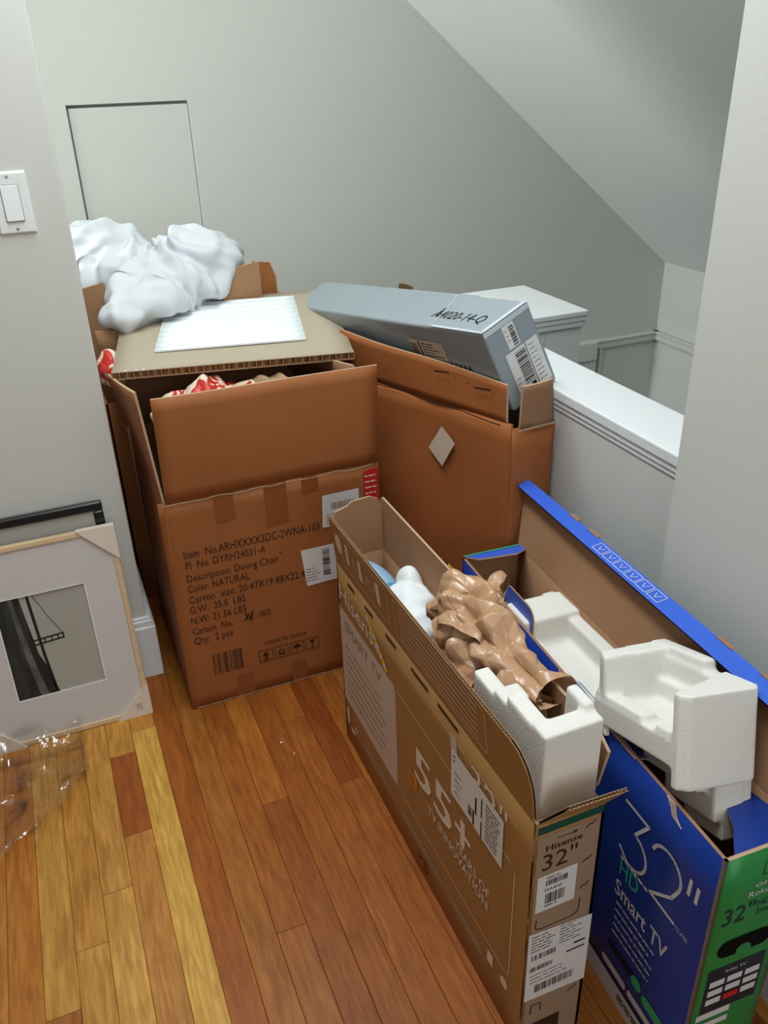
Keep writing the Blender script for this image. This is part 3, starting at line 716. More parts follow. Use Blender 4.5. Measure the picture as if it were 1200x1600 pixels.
Print(gside, .0013).rect(-.268, -.082, -.262, -.044).barcode(-.298, -.078, -.275, -.05, 6, 10).lines(-.256, -.175, -.08, -.045, 5, .0025, 8).done('label_print', 'ink', lb)
pr = Print(gside, .001)
for k in range(5): pr.stroke([(-.165+.016*k, -.098), (-.160+.016*k, -.086), (-.155+.016*k, -.099)], .004)
pr.done('marker_scrawl', 'black', gpc)
# stub of brown card behind the parcel
m = MB(); m.hexa([(.93, 2.16, .60), (.968, 2.145, .60), (.970, 2.15, .60), (.932, 2.165, .60), (.925, 2.165, .862), (.968, 2.145, .86), (.970, 2.15, .86), (.927, 2.17, .862)])
cs_ = panel('card_offcut', Fr((.930, 2.170, .828), (.93, -.36, 0), (0, 0, 1)), [(0, 0), (.045, 0), (.042, .024), (.02, .033), (.004, .035)], .006, ['cardoff', 'cardoff', 'kraftin'])
tag(cs_, 'tiny dark brown scrap of card peeping over the grey parcel', 'cardboard')

# ================================================================== KRAFT TELEVISION CARTON
hx0, hx1, hy0, hy1, hz = .463, .573, .655, 1.44, .490
tv = thing('television_carton', 'open slim kraft television carton with white lettering, front centre', 'box', ((hx0+hx1)/2, (hy0+hy1)/2, 0))
KG = ['kraft2', 'kraftin', 'torn']
side = Fr((hx0, hy1, 0), (0, -1, 0), (0, 0, 1)); sl = hy1-hy0
sp = qpanel('long_panel', [side.p(0, 0), side.p(sl, 0), side.p(sl, hz+.02), side.p(0, hz-.01)], T, KG, tv, 12, 8)
near = Fr((hx0, hy0, 0), (1, 0, 0), (0, 0, 1)); nw = hx1-hx0
np_ = qpanel('end_panel', [near.p(0, 0), near.p(nw, 0), near.p(nw, hz+.012), near.p(0, hz+.022)], T, KG, tv, 6, 10)
qpanel('long_panel', [(hx1, hy0, 0), (hx1, hy1, 0), (hx1, hy1, hz), (hx1, hy0, hz+.01)], T, KG, tv, 4, 4)
qpanel('end_panel', [(hx1, hy1, 0), (hx0, hy1, 0), (hx0, hy1, hz), (hx1, hy1, hz)], T, KG, tv, 4, 4)
m = MB(); m.box(hx0+T, hy0+T, .001, hx1-T, hy1-T, .006); m.build('bottom_panel', ['kraftin'], tv)
# long flap on the camera side: leans out a little, open corrugated top edge, rounded near corner
ff = Fr((hx0, hy1, hz-.005), (0, -1, .028), (-.10, 0, 1))
poly = [(0.004, 0), (sl-.006, 0), (sl-.006, .045)]+[(sl-.006-.05+.05*math.cos(t), .045+.063*math.sin(t)) for t in [math.radians(q) for q in (20, 45, 70, 90)]]+[(0.0, .112)]
lf = fluted_sheet('long_flap', ff, poly, .005, ['kraft2', 'kraftin'], tv, .0, sl-.06, .1105)
# long flap on the far side
fb = Fr((hx1, hy0, hz+.008), (0, 1, -.012), (.09, 0, 1))
poly = [(.03, 0), (sl, 0), (sl+.03, .105), (sl+.02, .112), (.04, .10), (.012, .085), (.02, .02)]
panel('long_flap', fb, poly, .005, KG, tv)
# far end flap, rounded corners
fe = Fr((hx1, hy1, hz), (-1, 0, 0), (0, .12, 1))
panel('end_flap', fe, [(.004, 0), (nw-.004, 0), (nw-.004, .09), (nw-.006, .105), (nw-.035, .113), (nw-.045, .121), (.025, .124), (.008, .116), (.002, .10)], .005, KG, tv)
# near end flap, folded out towards the camera
fn = Fr((hx0, hy0, hz+.018), (1, 0, -.05), (.0, -.052, .078))
en = fluted_sheet('end_flap', Fr(fn.o, fn.u, fn.v), [(.003, 0), (nw+.0, 0), (nw-.006, .083), (nw-.03, .088), (.012, .088)], .005, ['kraft2', 'kraftin'], tv, .012, nw-.01, .087)
# print on the long panel (a = 1.44 - Y, b = z)
pr = Print(side, .0006); pr.rect(.004, .125, .305, .38).done('print_panel', 'greyprint', sp)
pr = Print(side, .0011); pr.text('SMART TV', .035, .333, .20, .026)
pr.lines(.03, .26, .15, .30, 7, .0035, 3, .8).done('printed_text', 'taupe', sp)
pr = Print(side, .0008)
pr.text('Hisense', .012, .402, .225, .036, 0, .0012)
pr.stroke(rrect(.308, .128, .742, .378, .012), .0022, True)
pr.text('55', .395, .236, .145, .078, 0, .004); pr.text('+', .558, .236, .048, .085, 0, .004)
pr.text('YEARS OF', .556, .2265, .118, .020, 0, .0006); pr.text('TV INNOVATION', .448, .198, .222, .020, 0, .0006)
pr.text('32"', .605, .405, .11, .055)
pr.new().stroke([(.31, .45), (.74, .462)], .0014)
pr.new().rect(.676, .085, .694, .112); pr.new().circle(.73, .098, .011, 14)
pr.new().rect(.015, .06, .028, .105); pr.new().rect(.036, .05, .06, .062); pr.text('+', .06, .06, .02, .03)
pr.done('white_lettering', 'lightprint', sp)
pr = Print(side, .0007)
for a0, a1 in ((.11, .28), (.33, .51), (.535, .66)): pr.new().rect(a0, .066, a1, .088)
pr.lines(.67, .76, .05, .075, 3, .002, 5).done('pale_bars', 'taupe', sp)
pr = Print(side, .0008)
for k in range(2): pr.stroke([(.425+.010*k+.012*math.cos(t)*.6, .036+.016*math.sin(t)) for t in [math.radians(q) for q in range(-60, 61, 20)]], .003)
pr.stroke([(.405, .05), (.412, .035), (.42, .045)], .003); pr.done('recycling_mark', 'black', sp)
Print(side, .0008).rect(.0, .13, .0045, .39).done('green_edge', 'dkgreen', sp)
pr = Print(side, .0009)
for a0, a1 in ((.07, .105), (.165, .205), (.27, .315), (.385, .45), (.49, .56)):
    b = .466+.028*(a0/.785); pr.new().stroke([(a0, b), (a1, b+.002)], .007)
pr.done('tuck_slot', 'ink', sp)
# print on the flap
pr = Print(ff, .0006)
pr.circle(.045, .066, .02, 18, .022)
for a in (.085, .155, .245): pr.new().rect(a, .04, a+.016, .088)
pr.new().stroke(rrect(.06, .022, .30, .10, .004), .0016, True); pr.new().stroke(rrect(.33, .018, .655, .10, .004), .0018, True)
for k in range(6): pr.stroke([(.35, .09-.0125*k), (.63, .09-.0125*k)], .0022)
pr.new()
for k in range(4): pr.stroke([(.115+.036*k, .045), (.13+.036*k, .075), (.14+.036*k, .045)], .002)
pr.done('white_lettering', 'lightprint', lf)
# yellow striped tape, orange sticker, labels
ty = Print(side, .0014); e0, e1 = Vector((.172, .455)), Vector((.27, .388)); d = (e1-e0); nrm = Vector((-d.y, d.x)).normalized()*.009
ty.poly([tuple(e0-nrm), tuple(e1-nrm), tuple(e1+nrm), tuple(e0+nrm)]); ty = ty.done('warning_tape', 'yellow', sp)
pr = Print(side, .0018)
for k in range(6):
    pr.new(); p = e0+d*(k/6+.02); q = e0+d*(k/6+.09); pr.poly([tuple(p-nrm*.8), tuple(q-nrm*.8), tuple(q+nrm*.8), tuple(p+nrm*.8)])
pr.done('tape_stripes', 'whiteprint', ty)
Print(Fr(fb.p(0, 0), fb.u, fb.v), .0006)
pr = Print(Fr(fb.p(.005, 0, .0012), fb.u, fb.v)); pr.poly([(.46, .09), (.50, .09), (.50, .112), (.46, .112)]).done('warning_tape', 'yellow', tv)
st = Print(side, .0012).poly(rrect(.366, .202, .402, .236, .006)).done('price_sticker', 'orange', sp)
Print(side, .0016).lines(.372, .398, .208, .230, 3, .003, 4).done('sticker_print', 'ink', st)
sh = Print(side, .0014).poly([(.540, .335), (.707, .338), (.707, .437), (.540, .436)]).done('shipping_label', 'paper', sp)
pr = Print(side, .0018); pr.rect(.622, .37, .627, .405).new().rect(.615, .34, .62, .372).new().rect(.641, .338, .6445, .372).new().rect(.641, .38, .6445, .42).barcode(.60, .35, .612, .37, 7, 8, False)
pr.lines(.553, .585, .345, .40, 4, .0018, 3).lines(.548, .556, .41, .43, 2, .004, 9).lines(.655, .70, .345, .425, 9, .0028, 12, .8).done('label_print', 'ink', sh)
Print(side, .0013).poly([(.536, .436), (.56, .436), (.556, .466), (.536, .466)]).done('clear_sleeve', 'greyprint', sp)
# print on the near end (a = X - .463, b = z)
Print(near, .0006).rect(.003, .488, nw-.002, .502).done('green_band', 'dkgreen', np_)
gpn = Print(near, .0006).rect(.004, .003, nw-.006, .482).done('print_panel', 'taupe', np_)
pr = Print(near, .0011); pr.text('Hisense', .018, .452, .058, .011, 0, .0003); pr.text('32"', .014, .414, .056, .031)
pr.stroke([(.035, .471), (.066, .471)], .0012).stroke([(.060, .474), (.067, .471), (.060, .468)], .0012)
pr.new().stroke([(.012, .312)]+[(.02+.01*math.cos(t), .30+.01*math.sin(t)) for t in [math.radians(q) for q in (200, 230, 270)]]+[(.07, .29)]+[(.07+.014*math.cos(t), .304+.014*math.sin(t)) for t in [math.radians(q) for q in (-60, -30, 0)]]+[(.084, .325)], .0018)
for b in (.47, .40, .345, .105): pr.new().stroke([(.082, b), (.088, b+.006)], .002).stroke([(.09, b+.003), (.096, b+.009)], .002)
pr.new().stroke([(.015, .088), (.015, .108), (.032, .108), (.032, .088)], .002).new().rect(.012, .02, .07, .06)
pr.done('printed_text', 'ink', gpn)
lb = Print(near, .0014).rect(.008, .329, .073, .404).done('shipping_label', 'paper', np_)
pr = Print(near, .0018); pr.barcode(.022, .381, .058, .392, 3, 18).barcode(.023, .343, .057, .364, 13, 18).text('32A4NF', .02, .3695, .03, .006); pr.lines(.022, .055, .394, .4, 2, .001, 3).lines(.023, .055, .336, .341, 1, .002, 3).done('label_print', 'ink', lb)
lb = Print(near, .0016).poly([(.001, .128), (nw+.0, .122), (nw-.0, .276), (.001, .286)]).done('shipping_label', 'paper', np_)
pr = Print(near, .002); pr.lines(.006, .05, .24, .28, 6, .0016, 3).lines(.055, .098, .235, .28, 7, .0014, 4).barcode(.008, .222, .05, .234, 5, 22).barcode(.006, .196, .046, .206, 6, 22).barcode(.018, .142, .088, .160, 7, 30)
pr.rect(.082, .222, .102, .226).new().rect(.07, .208, .102, .2115).lines(.008, .1, .165, .19, 3, .0012, 8).done('label_print', 'ink', lb)

# contents of the kraft television carton
I4 = Matrix.Identity(4)
foam_block('foam_insert', [(.475, .668, .34, .566, .70, .645), (.475, .69, .34, .502, .765, .640), (.548, .69, .34, .566, .735, .655), (.475, .75, .34, .500, .86, .615), (.475, .765, .34, .515, .80, .625)],
           I4, .0032, None, 5, 'white polystyrene end cap standing in the near end of the kraft television carton', 'foam')
kp = thing('packing_paper', 'shiny crumpled brown packing paper spilling out of the kraft television carton', 'paper', (.53, .93, .50))
def tube(path, radii, nseg, nring, open_end=True):
    path = [Vector(p) for p in path]; out = []; F = []
    for j in range(nring+1):
        t = j/nring*(len(path)-1); k = min(int(t), len(path)-2); u = t-k
        c = path[k].lerp(path[k+1], u); r = Vector(radii[k]).lerp(Vector(radii[k+1]), u)
        for i in range(nseg):
            a = 2*math.pi*i/nseg; out.append((c.x+r.x*math.cos(a), c.y+r.y*math.sin(a)*.35, c.z+r.z*math.sin(a)))
    for j in range(nring):
        for i in range(nseg): F.append((j*nseg+i, j*nseg+(i+1) % nseg, (j+1)*nseg+(i+1) % nseg, (j+1)*nseg+i))
    return out, F
lump((.545, 1.02, .605), (.052, .066, .050), 3, .4, 1.15, parent=kp)
lump((.592, .995, .632), (.028, .026, .028), 8, -.5, .9, (.6, -.5, .5), parent=kp)
lump((.500, .955, .588), (.027, .055, .046), 21, .3, .9, (-.7, -.4, .3), parent=kp)
tv_, tf_ = tube([(.530, 1.00, .610), (.535, .955, .622), (.545, .88, .612), (.556, .81, .600), (.560, .785, .596)], [(.035, .05, .028), (.046, .05, .036), (.042, .05, .032), (.034, .04, .022), (.028, .03, .010)], 110, 150)
Pn = np.array(tv_); ax = np.array([[.545, 0, .634]]); Nn = Pn-np.stack([np.interp(-Pn[:, 1], [-1.02, -.775], [.53, .56]), Pn[:, 1], np.interp(-Pn[:, 1], [-1.02, -.88, -.775], [.612, .612, .596])], 1)
Nn = Nn/(np.linalg.norm(Nn, axis=1)[:, None]+1e-9); mk('paper_sheet', [tuple(p) for p in crinkle(Pn, Nn, 12, .95)], tf_, 'kpaper', kp)
for sd_, x0, y0_, z0, rad, wid, ang_, t0, t1 in ((4, .512, .985, .565, .052, .030, .6, -10, 215), (9, .512, .915, .555, .050, .032, .1, -15, 200), (15, .515, .862, .545, .044, .022, -.5, -10, 190), (22, .535, .815, .565, .036, .028, .3, -40, 150)):
    vv = []; nv_ = []; na, nb = 130, 60
    for j in range(nb+1):
        for i in range(na+1):
            t = math.radians(t0+(t1-t0)*i/na); b = (j/nb-.5)*wid*2+.006*math.sin(5*t+sd_)
            x = math.cos(t)*.72; y = b; z = math.sin(t); c_, s2 = math.cos(ang_), math.sin(ang_)
            vv.append((x0+x*rad*c_-y*s2, y0_+x*rad*s2+y*c_, z0+z*rad)); nv_.append((x*c_, x*s2, z))
    Pn = crinkle(np.array(vv), np.array(nv_), sd_, .8)
    mk('paper_sheet', [tuple(p) for p in Pn], [(j*(na+1)+i, j*(na+1)+i+1, (j+1)*(na+1)+i+1, (j+1)*(na+1)+i) for j in range(nb) for i in range(na)], 'kpaper', kp)
Pn, Nn, fs_ = heap([(.548, 1.25, .515, .022, .034, .038, 0), (.525, 1.20, .50, .042, .06, .04, .3), (.512, 1.15, .50, .035, .06, .035, 0), (.55, 1.20, .49, .024, .05, .045, 0)], .0035, 8)
Pn = Pn+Nn*wrinkle(Pn, 8, [((.6, -.5, .6), 80, .003), ((.1, .5, .8), 60, .003)], 1.0)[:, None]
fw_ = mk('foam_wrap', [tuple(p) for p in Pn], fs_, 'foam', None, None, True)
tag(fw_, 'soft white foam wrap bunched beside the packing paper', 'foam')
m = MB()
pts = []; nn = 14
for j in range(9):
    for i in range(nn):
        t = 2*math.pi*i/nn; s_ = j/8; k = math.sin(math.pi*min(max(s_, .04), .96))**.35
        pts.append((.515+.036*k*math.cos(t), 1.40-.16*s_, .48+.028*k*math.sin(t)-.02*s_))
F = [(j*nn+i, j*nn+(i+1) % nn, (j+1)*nn+(i+1) % nn, (j+1)*nn+i) for j in range(8) for i in range(nn)]+[tuple(range(nn-1, -1, -1)), tuple(range(8*nn, 9*nn))]
pu = thing('pouch', 'pale blue plastic pouch at the far end of the kraft television carton', 'pouch', (.515, 1.32, .43))
mk('film_sleeve', pts, F, 'pouch', pu, None, True)
v = [(.515+.0375*math.cos(t), y, .48+.0295*math.sin(t)-.02*(1.40-y)/.16) for y in (1.285, 1.30) for t in [math.radians(q) for q in range(0, 181, 20)]]
mk('teal_band', v, [(i, i+1, i+11, i+10) for i in range(9)], 'poucht', pu)

# ================================================================== BLUE TELEVISION CARTON
th = math.radians(3.0); Db = Vector((math.sin(th), math.cos(th), 0)); Wb = Vector((math.cos(th), -math.sin(th), 0)); Nb = Vector((.641, .505, 0))
def bp_(s_, w_, z): return Nb+Db*s_+Wb*w_+Zv*z
BL, BW, BH = .785, .128, .518
bt = thing('television_carton', 'bright blue television carton with a green end and white lettering', 'box', tuple(bp_(BL/2, BW/2, 0)))
KB = ['blue', 'kraftin', 'kraftin']
bl = qpanel('long_panel', [bp_(BL, 0, 0), bp_(0, 0, 0), bp_(0, 0, BH), bp_(BL, 0, BH)], T, KB, bt, 8, 6)
be = qpanel('end_panel', [bp_(0, 0, 0), bp_(0, BW, 0), bp_(0, BW, BH), bp_(0, 0, BH)], T, ['green', 'kraftin', 'torn'], bt, 4, 6)
qpanel('long_panel', [bp_(0, BW, 0), bp_(BL, BW, 0), bp_(BL, BW, BH), bp_(0, BW, BH)], T, KB, bt, 4, 4)
qpanel('end_panel', [bp_(BL, BW, 0), bp_(BL, 0, 0), bp_(BL, 0, BH), bp_(BL, BW, BH)], T, KB, bt, 4, 4)
m = MB(); m.hexa([bp_(s_, w_, z) for z in (.001, .006) for s_, w_ in ((.006, .006), (.006, BW-.006), (BL-.006, BW-.006), (BL-.006, .006))]); m.build('bottom_panel', ['kraftin'], bt)
# far long flap standing up against the half wall, its tuck strip bent back over the top
bf = Fr(bp_(.0, BW, BH), Db, Zv*.12+Wb*.035)
panel('long_flap', bf, [(.0, 0), (BL, 0), (BL+.045, .128), (-.0, .128)], .004, KB, bt)
tb = bf.p(0, .128)
tfr = Fr(tb+Zv*.004, Db, -Wb*.028-Zv*.004)
tk = panel('tuck_strip', tfr, [(0, 0), (BL+.045, 0), (BL+.03, .03), (0, .034)], .003, ['bluelt', 'bluelt', 'dark'], bt)
pr = Print(tfr, .0006)
for k in range(6):
    a = .36+.032*k; pr.new().stroke([(a, .005), (a+.028, .005), (a+.028, .025), (a, .025)], .0012, True); pr.stroke([(a+.008, .01), (a+.014, .02), (a+.02, .01)], .0012)
pr.done('care_icons', 'whiteprint', tk)
for s0 in (.665, .60, .25, .16): panel('slot_tab', Fr(tb+Zv*.0045+Wb*.0015, -Db, Wb), [(-s0, -.004), (-s0+.035, -.004), (-s0+.03, .004), (-s0+.004, .004)], .002, ['kraftin', 'kraftin', 'dark'], tk)
# far end flap folded over inwards, small rounded dust flap, near end flap folded in
panel('end_flap', Fr(bp_(BL, 0, BH), Wb, -Db*.045+Zv*.012), [(.002, 0), (BW-.002, 0), (BW-.004, .035), (BW-.03, .05), (.02, .036)], .003, ['kraftin', 'bluelt', 'torn'], bt)
Print(Fr(bp_(BL, BW, BH), -Wb, -Db*.045+Zv*.012), .0040).rect(.002, 0, BW-.002, .006).done('green_rim', 'greenpill', bt)
panel('dust_flap', Fr((.690, 1.135, .47), -Db, Zv), rrect(0, 0, .108, .080, .022, 5), .003, ['bluelt', 'kraftin', 'kraftin'], bt)
panel('end_flap', Fr(bp_(.001, .004, BH), Wb, Db*.06-Zv*.012), [(.01, 0), (BW-.006, 0), (BW-.010, .115), (.085, .115), (.05, .05)], .003, ['blue', 'kraftin', 'torn'], bt)
panel('long_flap', Fr(bp_(BL-.02, .001, BH), -Db, Wb*.04-Zv*.035), [(.36, 0), (.575, 0), (.555, .05), (.37, .05)], .003, ['blue', 'kraftin', 'torn'], bt)
panel('torn_patch', Fr(bp_(.105, -.001, .490), -Db, Zv), [(-.012, .0275), (-.002, .016), (.004, .004), (.024, .0), (.012, .010), (.006, .0275)], .001, ['protector', 'protector', 'protector'], bl)
# print on the long panel: a = -s, b = z
bs = Fr(bp_(0, 0, 0), -Db, Zv)
pr = Print(bs, .0008)
def arc(cx, cy, r, t0, t1, ry=None, n=14): return [(cx+r*math.cos(math.radians(t0+(t1-t0)*i/n)), cy+(ry or r)*math.sin(math.radians(t0+(t1-t0)*i/n))) for i in range(n+1)]
pr.stroke([(-.195, .430), (-.140, .430), (-.166, .388)]+arc(-.168, .354, .034, 80, -110)+[(-.196, .335)], .0055)
pr.new().stroke(arc(-.094, .397, .032, 165, -25)+[(-.075, .36), (-.118, .322), (-.062, .322)], .0055)
pr.new().stroke([(-.046, .43), (-.047, .402)], .006).stroke([(-.031, .43), (-.032, .402)], .006)
pr.text('Smart TV', -.192, .234, .128, .032, 0, .0007).text('CLASS', -.058, .318, .026, .007)
for k in range(5): pr.lines(-.185, -.085, .212-.017*k, .224-.017*k, 1, .0038, 20+k, .85)
pr.lines(-.19, -.12, .312, .322, 1, .005, 4, .95)
pr.poly(rrect(-.20, .060, -.134, .076, .006)); pr.new().poly(rrect(-.128, .060, -.066, .076, .006)); pr.new().poly(rrect(-.06, .060, -.01, .076, .006))
pr.new().rect(-BL, .0, -.0, .045)
pr.done('white_lettering', 'whiteprint', bl)
Print(bs, .0009).text('HD', -.188, .281, .046, .034, 0, .0006).done('teal_lettering', 'teal', bl)
Print(bs, .001).poly(rrect(-.19, .108, -.118, .124, .006)).lines(-.15, -.02, .018, .034, 2, .005, 5).done('black_remote', 'black', bl)
Print(bs, .0012).circle(-.112, .112, .013, 18).new().poly(rrect(-.095, .092, -.042, .114, .010)).done('green_pill', 'greenpill', bl)
# print on the green end: a, b = z
ge = Fr(bp_(0, 0, 0), Wb, Zv)
pr = Print(ge, .0008); pr.text('32"', .018, .385, .05, .032).text('HD', .072, .403, .02, .011).text('Smart', .072, .386, .04, .011)
pr.stroke([(.068, .466), (.10, .466), (.10, .492), (.068, .492)], .0012, True).stroke([(.08, .472), (.08, .486)], .0025).stroke([(.088, .472), (.088, .486)], .0025)
pr.done('dark_lettering', 'navy', be)
pr = Print(ge, .0008); pr.text('onn', .06, .445, .035, .010).text('Roku TV', .052, .428, .06, .011).rect(.012, .178, .07, .192).new().rect(.012, .155, .07, .168); pr.done('white_lettering', 'whiteprint', be)
hh = Print(ge, .0008).poly(rrect(.022, .313, .112, .349, .0175)).done('hand_hole', 'dark', be)
Print(ge, .0013).poly(rrect(.054, .300, .079, .330, .011)).done('hole_tab', 'green', hh)
sc = Print(ge, .0008).rect(.016, .192, .112, .292).done('screen_print', 'navy', be)
pr = Print(ge, .0012)
for r in range(3):
    for c in range(3):
        if (r, c) != (0, 1): pr.new().rect(.022+.03*c, .212+.02*r, .047+.03*c, .225+.02*r)
pr.text('Roku TV', .045, .277, .035, .006); pr.done('app_tiles', 'whiteprint', sc)
Print(ge, .0014).rect(.052, .212, .077, .225).done('red_tile', 'red', sc)

# polystyrene in the blue carton
ey = Vector((.035, .945, -.326)).normalized(); ex = Vector((.985, -.03, -.15)); ex = (ex-ey*ex.dot(ey)).normalized(); ez = ex.cross(ey)
tl = Matrix.Translation((.657, .632, .674)) @ Matrix((ex, ey, ez)).transposed().to_4x4()
foam_block('foam_insert', [[(.012, 0, -.13), (.118, 0, -.13), (.128, .012, -.13), (0, .012, -.13), (.012, 0, 0), (.118, 0, 0), (.128, .012, 0), (0, .012, 0)],
                           [(0, .010, -.13), (.128, .010, -.13), (.128, .072, -.13), (0, .022, -.13), (0, .010, 0), (.128, .010, 0), (.128, .072, 0), (0, .022, 0)],
                           (0, .012, -.102, .128, .205, -.066), (.03, .02, -.125, .128, .20, -.08), (.002, .015, -.07, .03, .06, -.056), (.002, .09, -.07, .03, .205, -.056),
                           (.100, .045, -.11, .128, .205, -.004), (.086, .045, -.11, .128, .205, -.036), (.104, .09, -.10, .128, .205, .012),
                           [(0, .176, -.12), (.128, .160, -.12), (.128, .207, -.12), (.008, .207, -.12), (0, .180, .002), (.128, .166, .010), (.128, .207, .012), (.010, .207, .004)],
                           (.066, .012, -.19, .128, .12, -.12), (.078, .010, -.215, .11, .09, -.12), (.104, .03, -.20, .128, .10, -.12), (.05, .03, -.15, .128, .15, -.12)],
           tl, .0034, None, 4, 'big moulded polystyrene tray sticking out of the blue carton, cavity facing up', 'foam')
tl = Matrix.Translation(bp_(.285, .008, .425)) @ Matrix.Rotation(-th, 4, 'Z') @ Matrix.Rotation(math.radians(-2), 4, 'X')
foam_block('foam_insert', [(0, 0, 0, .112, .34, .055), (.085, 0, 0, .112, .34, .095), (.0, .0, 0, .022, .34, .075), (0, .245, 0, .112, .32, .105), (.0, .30, 0, .05, .36, .085)],
           tl, .0034, None, 5, 'long polystyrene tray lying deeper in the blue carton behind the big one', 'foam')

# ================================================================== FRAMED PICTURES
ang = math.atan2(.09, .49)
def picfr(x0, y0): return Fr((x0, y0, .001), (1, 0, 0), (0, math.sin(ang), math.cos(ang)))
pf = picfr(-.322, 1.722)
pc = thing('framed_picture', 'pale wood frame with wide mat and sideways bridge photograph, leaning in front', 'picture', (-.136, 1.74, 0))
PW, PH, RB, PT = .372, .492, .013, .018
m = MB()
def fbar(m, fr, a0, b0, a1, b1, h0, h1): m.hexa([fr.p(a0, b0, h0), fr.p(a1, b0, h0), fr.p(a1, b1, h0), fr.p(a0, b1, h0), fr.p(a0, b0, h1), fr.p(a1, b0, h1), fr.p(a1, b1, h1), fr.p(a0, b1, h1)])
for b in ((0, 0, PW, RB), (0, PH-RB, PW, PH), (0, RB, RB, PH-RB), (PW-RB, RB, PW, PH-RB)):
    m = MB(); fbar(m, pf, *b, -PT, 0); bevel(m.build('frame_rail', ['framewood'], pc), .002)
m = MB(); fbar(m, pf, .005, .005, PW-.005, PH-.005, -PT+.002, -.010); m.build('backing', ['kraftin'], pc)
OA0, OA1, OB0, OB1 = .087, .284, .115, .369
m = MB()
for b in ((RB, RB, PW-RB, OB0), (RB, OB1, PW-RB, PH-RB), (RB, OB0, OA0, OB1), (OA1, OB0, PW-RB, OB1)): fbar(m, pf, *b, -.0095, -.004)
m.build('mat_board', ['mount'], pc)
Print(pf, -.0038).stroke([(OA0, OB0), (OA1, OB0), (OA1, OB1), (OA0, OB1)], .0022, True).done('mat_bevel', 'bevel', pc)
ph_ = Print(pf, -.0085).rect(OA0, OB0, OA1, OB1).done('photograph', 'photosky', pc)
Print(pf, -.0081).poly([(OA0, OB0), (OA0+.082, OB0), (OA0+.066, OB0+.11), (OA0+.052, OB1), (OA0, OB1)]).done('dark_water', 'photodark', ph_)
pr = Print(pf, -.0079); pr.poly([(OA0+.050, OB0), (OA0+.068, OB0), (OA0+.058, OB0+.06), (OA0+.045, OB0+.16), (OA0+.038, OB1), (OA0+.028, OB1), (OA0+.038, OB0+.1)]); pr.done('far_shore', 'photomid', ph_)
pr = Print(pf, -.0077)
pr.stroke([(OA0+.087, OB0), (OA0+.078, OB0+.10), (OA0+.07, OB1)], .0065)
pr.stroke([(OA0+.06, OB0+.128), (OA0+.128, OB0+.133)], .0035).stroke([(OA0+.06, OB0+.140), (OA0+.128, OB0+.144)], .0035)
for a in (.085, .1, .114, .126): pr.rect(OA0+a, OB0+.13, OA0+a+.003, OB0+.143)
pr.stroke([(OA0+.128, OB0+.144), (OA0+.105, OB0+.19), (OA0+.08, OB1)], .0012)
pr.poly([(OA0+.07, OB0), (OA0+.092, OB0), (OA0+.078, OB0+.07), (OA0+.062, OB0+.12), (OA0+.060, OB0+.06)])
pr.done('bridge_tower', 'photoink', ph_)
for (a, b, s1, s2) in ((PW, PH, -1, -1), (PW, 0, -1, 1), (0, PH, 1, -1), (0, 0, 1, 1)):
    tri = [(a-.002*s1, b-.002*s2), (a-.002*s1, b+s2*.082), (a+s1*.082, b-.002*s2)]
    fr2 = Fr(pf.p(0, 0, .003), pf.u, pf.v)
    area2 = sum(tri[i][0]*tri[(i+1) % 3][1]-tri[(i+1) % 3][0]*tri[i][1] for i in range(3))
    if area2 < 0: tri = tri[::-1]
    cp = panel('corner_protector', fr2, tri, .022, ['protector']*3, pc)
    if s2 > 0 and s1 < 0: Print(fr2, .0006).lines(a-.034, a-.012, .014, .034, 3, .0022, 3).done('printed_text', 'taupe', cp)
pf2 = Fr((-.33, 1.772, .001), (1, 0, 0), (0, math.sin(math.atan2(.075, .53)), math.cos(math.atan2(.075, .53))))
pb = thing('framed_picture', 'glossy black picture frame leaning against the wall behind the pale one', 'picture', (-.15, 1.79, 0))
PW2, PH2, RB2 = .367, .538, .022
for b in ((0, 0, PW2, RB2), (0, PH2-RB2, PW2, PH2), (0, RB2, RB2, PH2-RB2), (PW2-RB2, RB2, PW2, PH2-RB2)):
    m = MB(); fbar(m, pf2, *b, -.018, 0); bevel(m.build('frame_rail', ['frameblack'], pb), .004, 3)
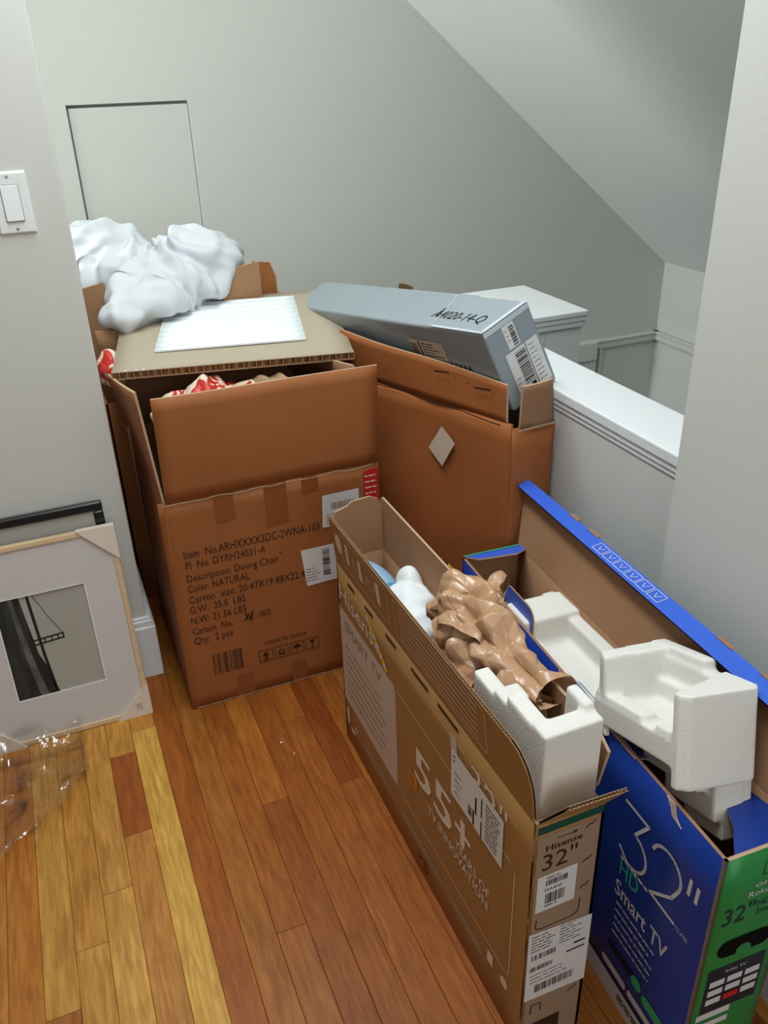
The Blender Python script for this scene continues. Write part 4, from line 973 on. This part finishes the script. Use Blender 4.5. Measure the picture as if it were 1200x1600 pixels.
m = MB(); fbar(m, pf2, .005, .005, PW2-.005, PH2-.005, -.016, -.006); m.build('picture_sheet', ['photosky'], pb)

# ================================================================== CLEAR FILM ON THE FLOOR
nx, ny = 90, 110
u, v = np.meshgrid(np.linspace(0, 1, nx), np.linspace(0, 1, ny))
fx = -.46+.345*u+.012*vnoise(u*2, v*2, 3)-.16*np.clip(.52-v, 0, 1)*1.6*u
fy = 1.34+.375*v+.015*vnoise(u*2, v*2, 8)
hz_ = np.zeros_like(u)
rs = np.random.RandomState(5)
for k in range(16):
    a = rs.uniform(0, np.pi); c = rs.uniform(-.3, 1.3); s = (u*np.cos(a)+v*np.sin(a))*1.0-c*.8
    hz_ += rs.uniform(.004, .013)*np.abs(((s*rs.uniform(3, 9)) % 2)-1)
hz_ = hz_*.45
fz = .004+np.clip(hz_-.006, 0, 1)+np.clip(fy-1.66, 0, 1)*.9
vs_ = list(zip(fx.ravel(), fy.ravel(), fz.ravel()))
keep = ((u+.09*vnoise(v*1.6, u*.7, 2) < .97) & (v+.08*vnoise(u*1.7, v*.6, 6) > .10) & (v+.05*vnoise(u*2.3, v*.5, 16) < .955))
F = [(j*nx+i, j*nx+i+1, (j+1)*nx+i+1, (j+1)*nx+i) for j in range(ny-1) for i in range(nx-1) if keep[j, i]]
fl_ = mk('plastic_film', vs_, F, 'film')
tag(fl_, 'crinkled clear plastic film lying on the floor in front of the picture', 'plastic film')

# foam crumbs on the boards
for i, (x, y, lab) in enumerate(((.312, 1.482, 'tiny white foam crumb on the floor, the larger of two'), (.33, 1.437, 'tiny white foam crumb on the floor, the smaller of two'))):
    r = .0032-.001*i; rr = random.Random(i)
    bm = bmesh.new(); bmesh.ops.create_icosphere(bm, subdivisions=1, radius=r)
    vv = [(x+q.co.x*rr.uniform(.8, 1.3), y+q.co.y*rr.uniform(.8, 1.2), r*.8+q.co.z*rr.uniform(.7, 1)) for q in bm.verts]
    ff_ = [tuple(q.index for q in p.verts) for p in bm.faces]; bm.free()
    tag(mk('foam_crumb', vv, ff_, 'eps'), lab, 'foam crumb')
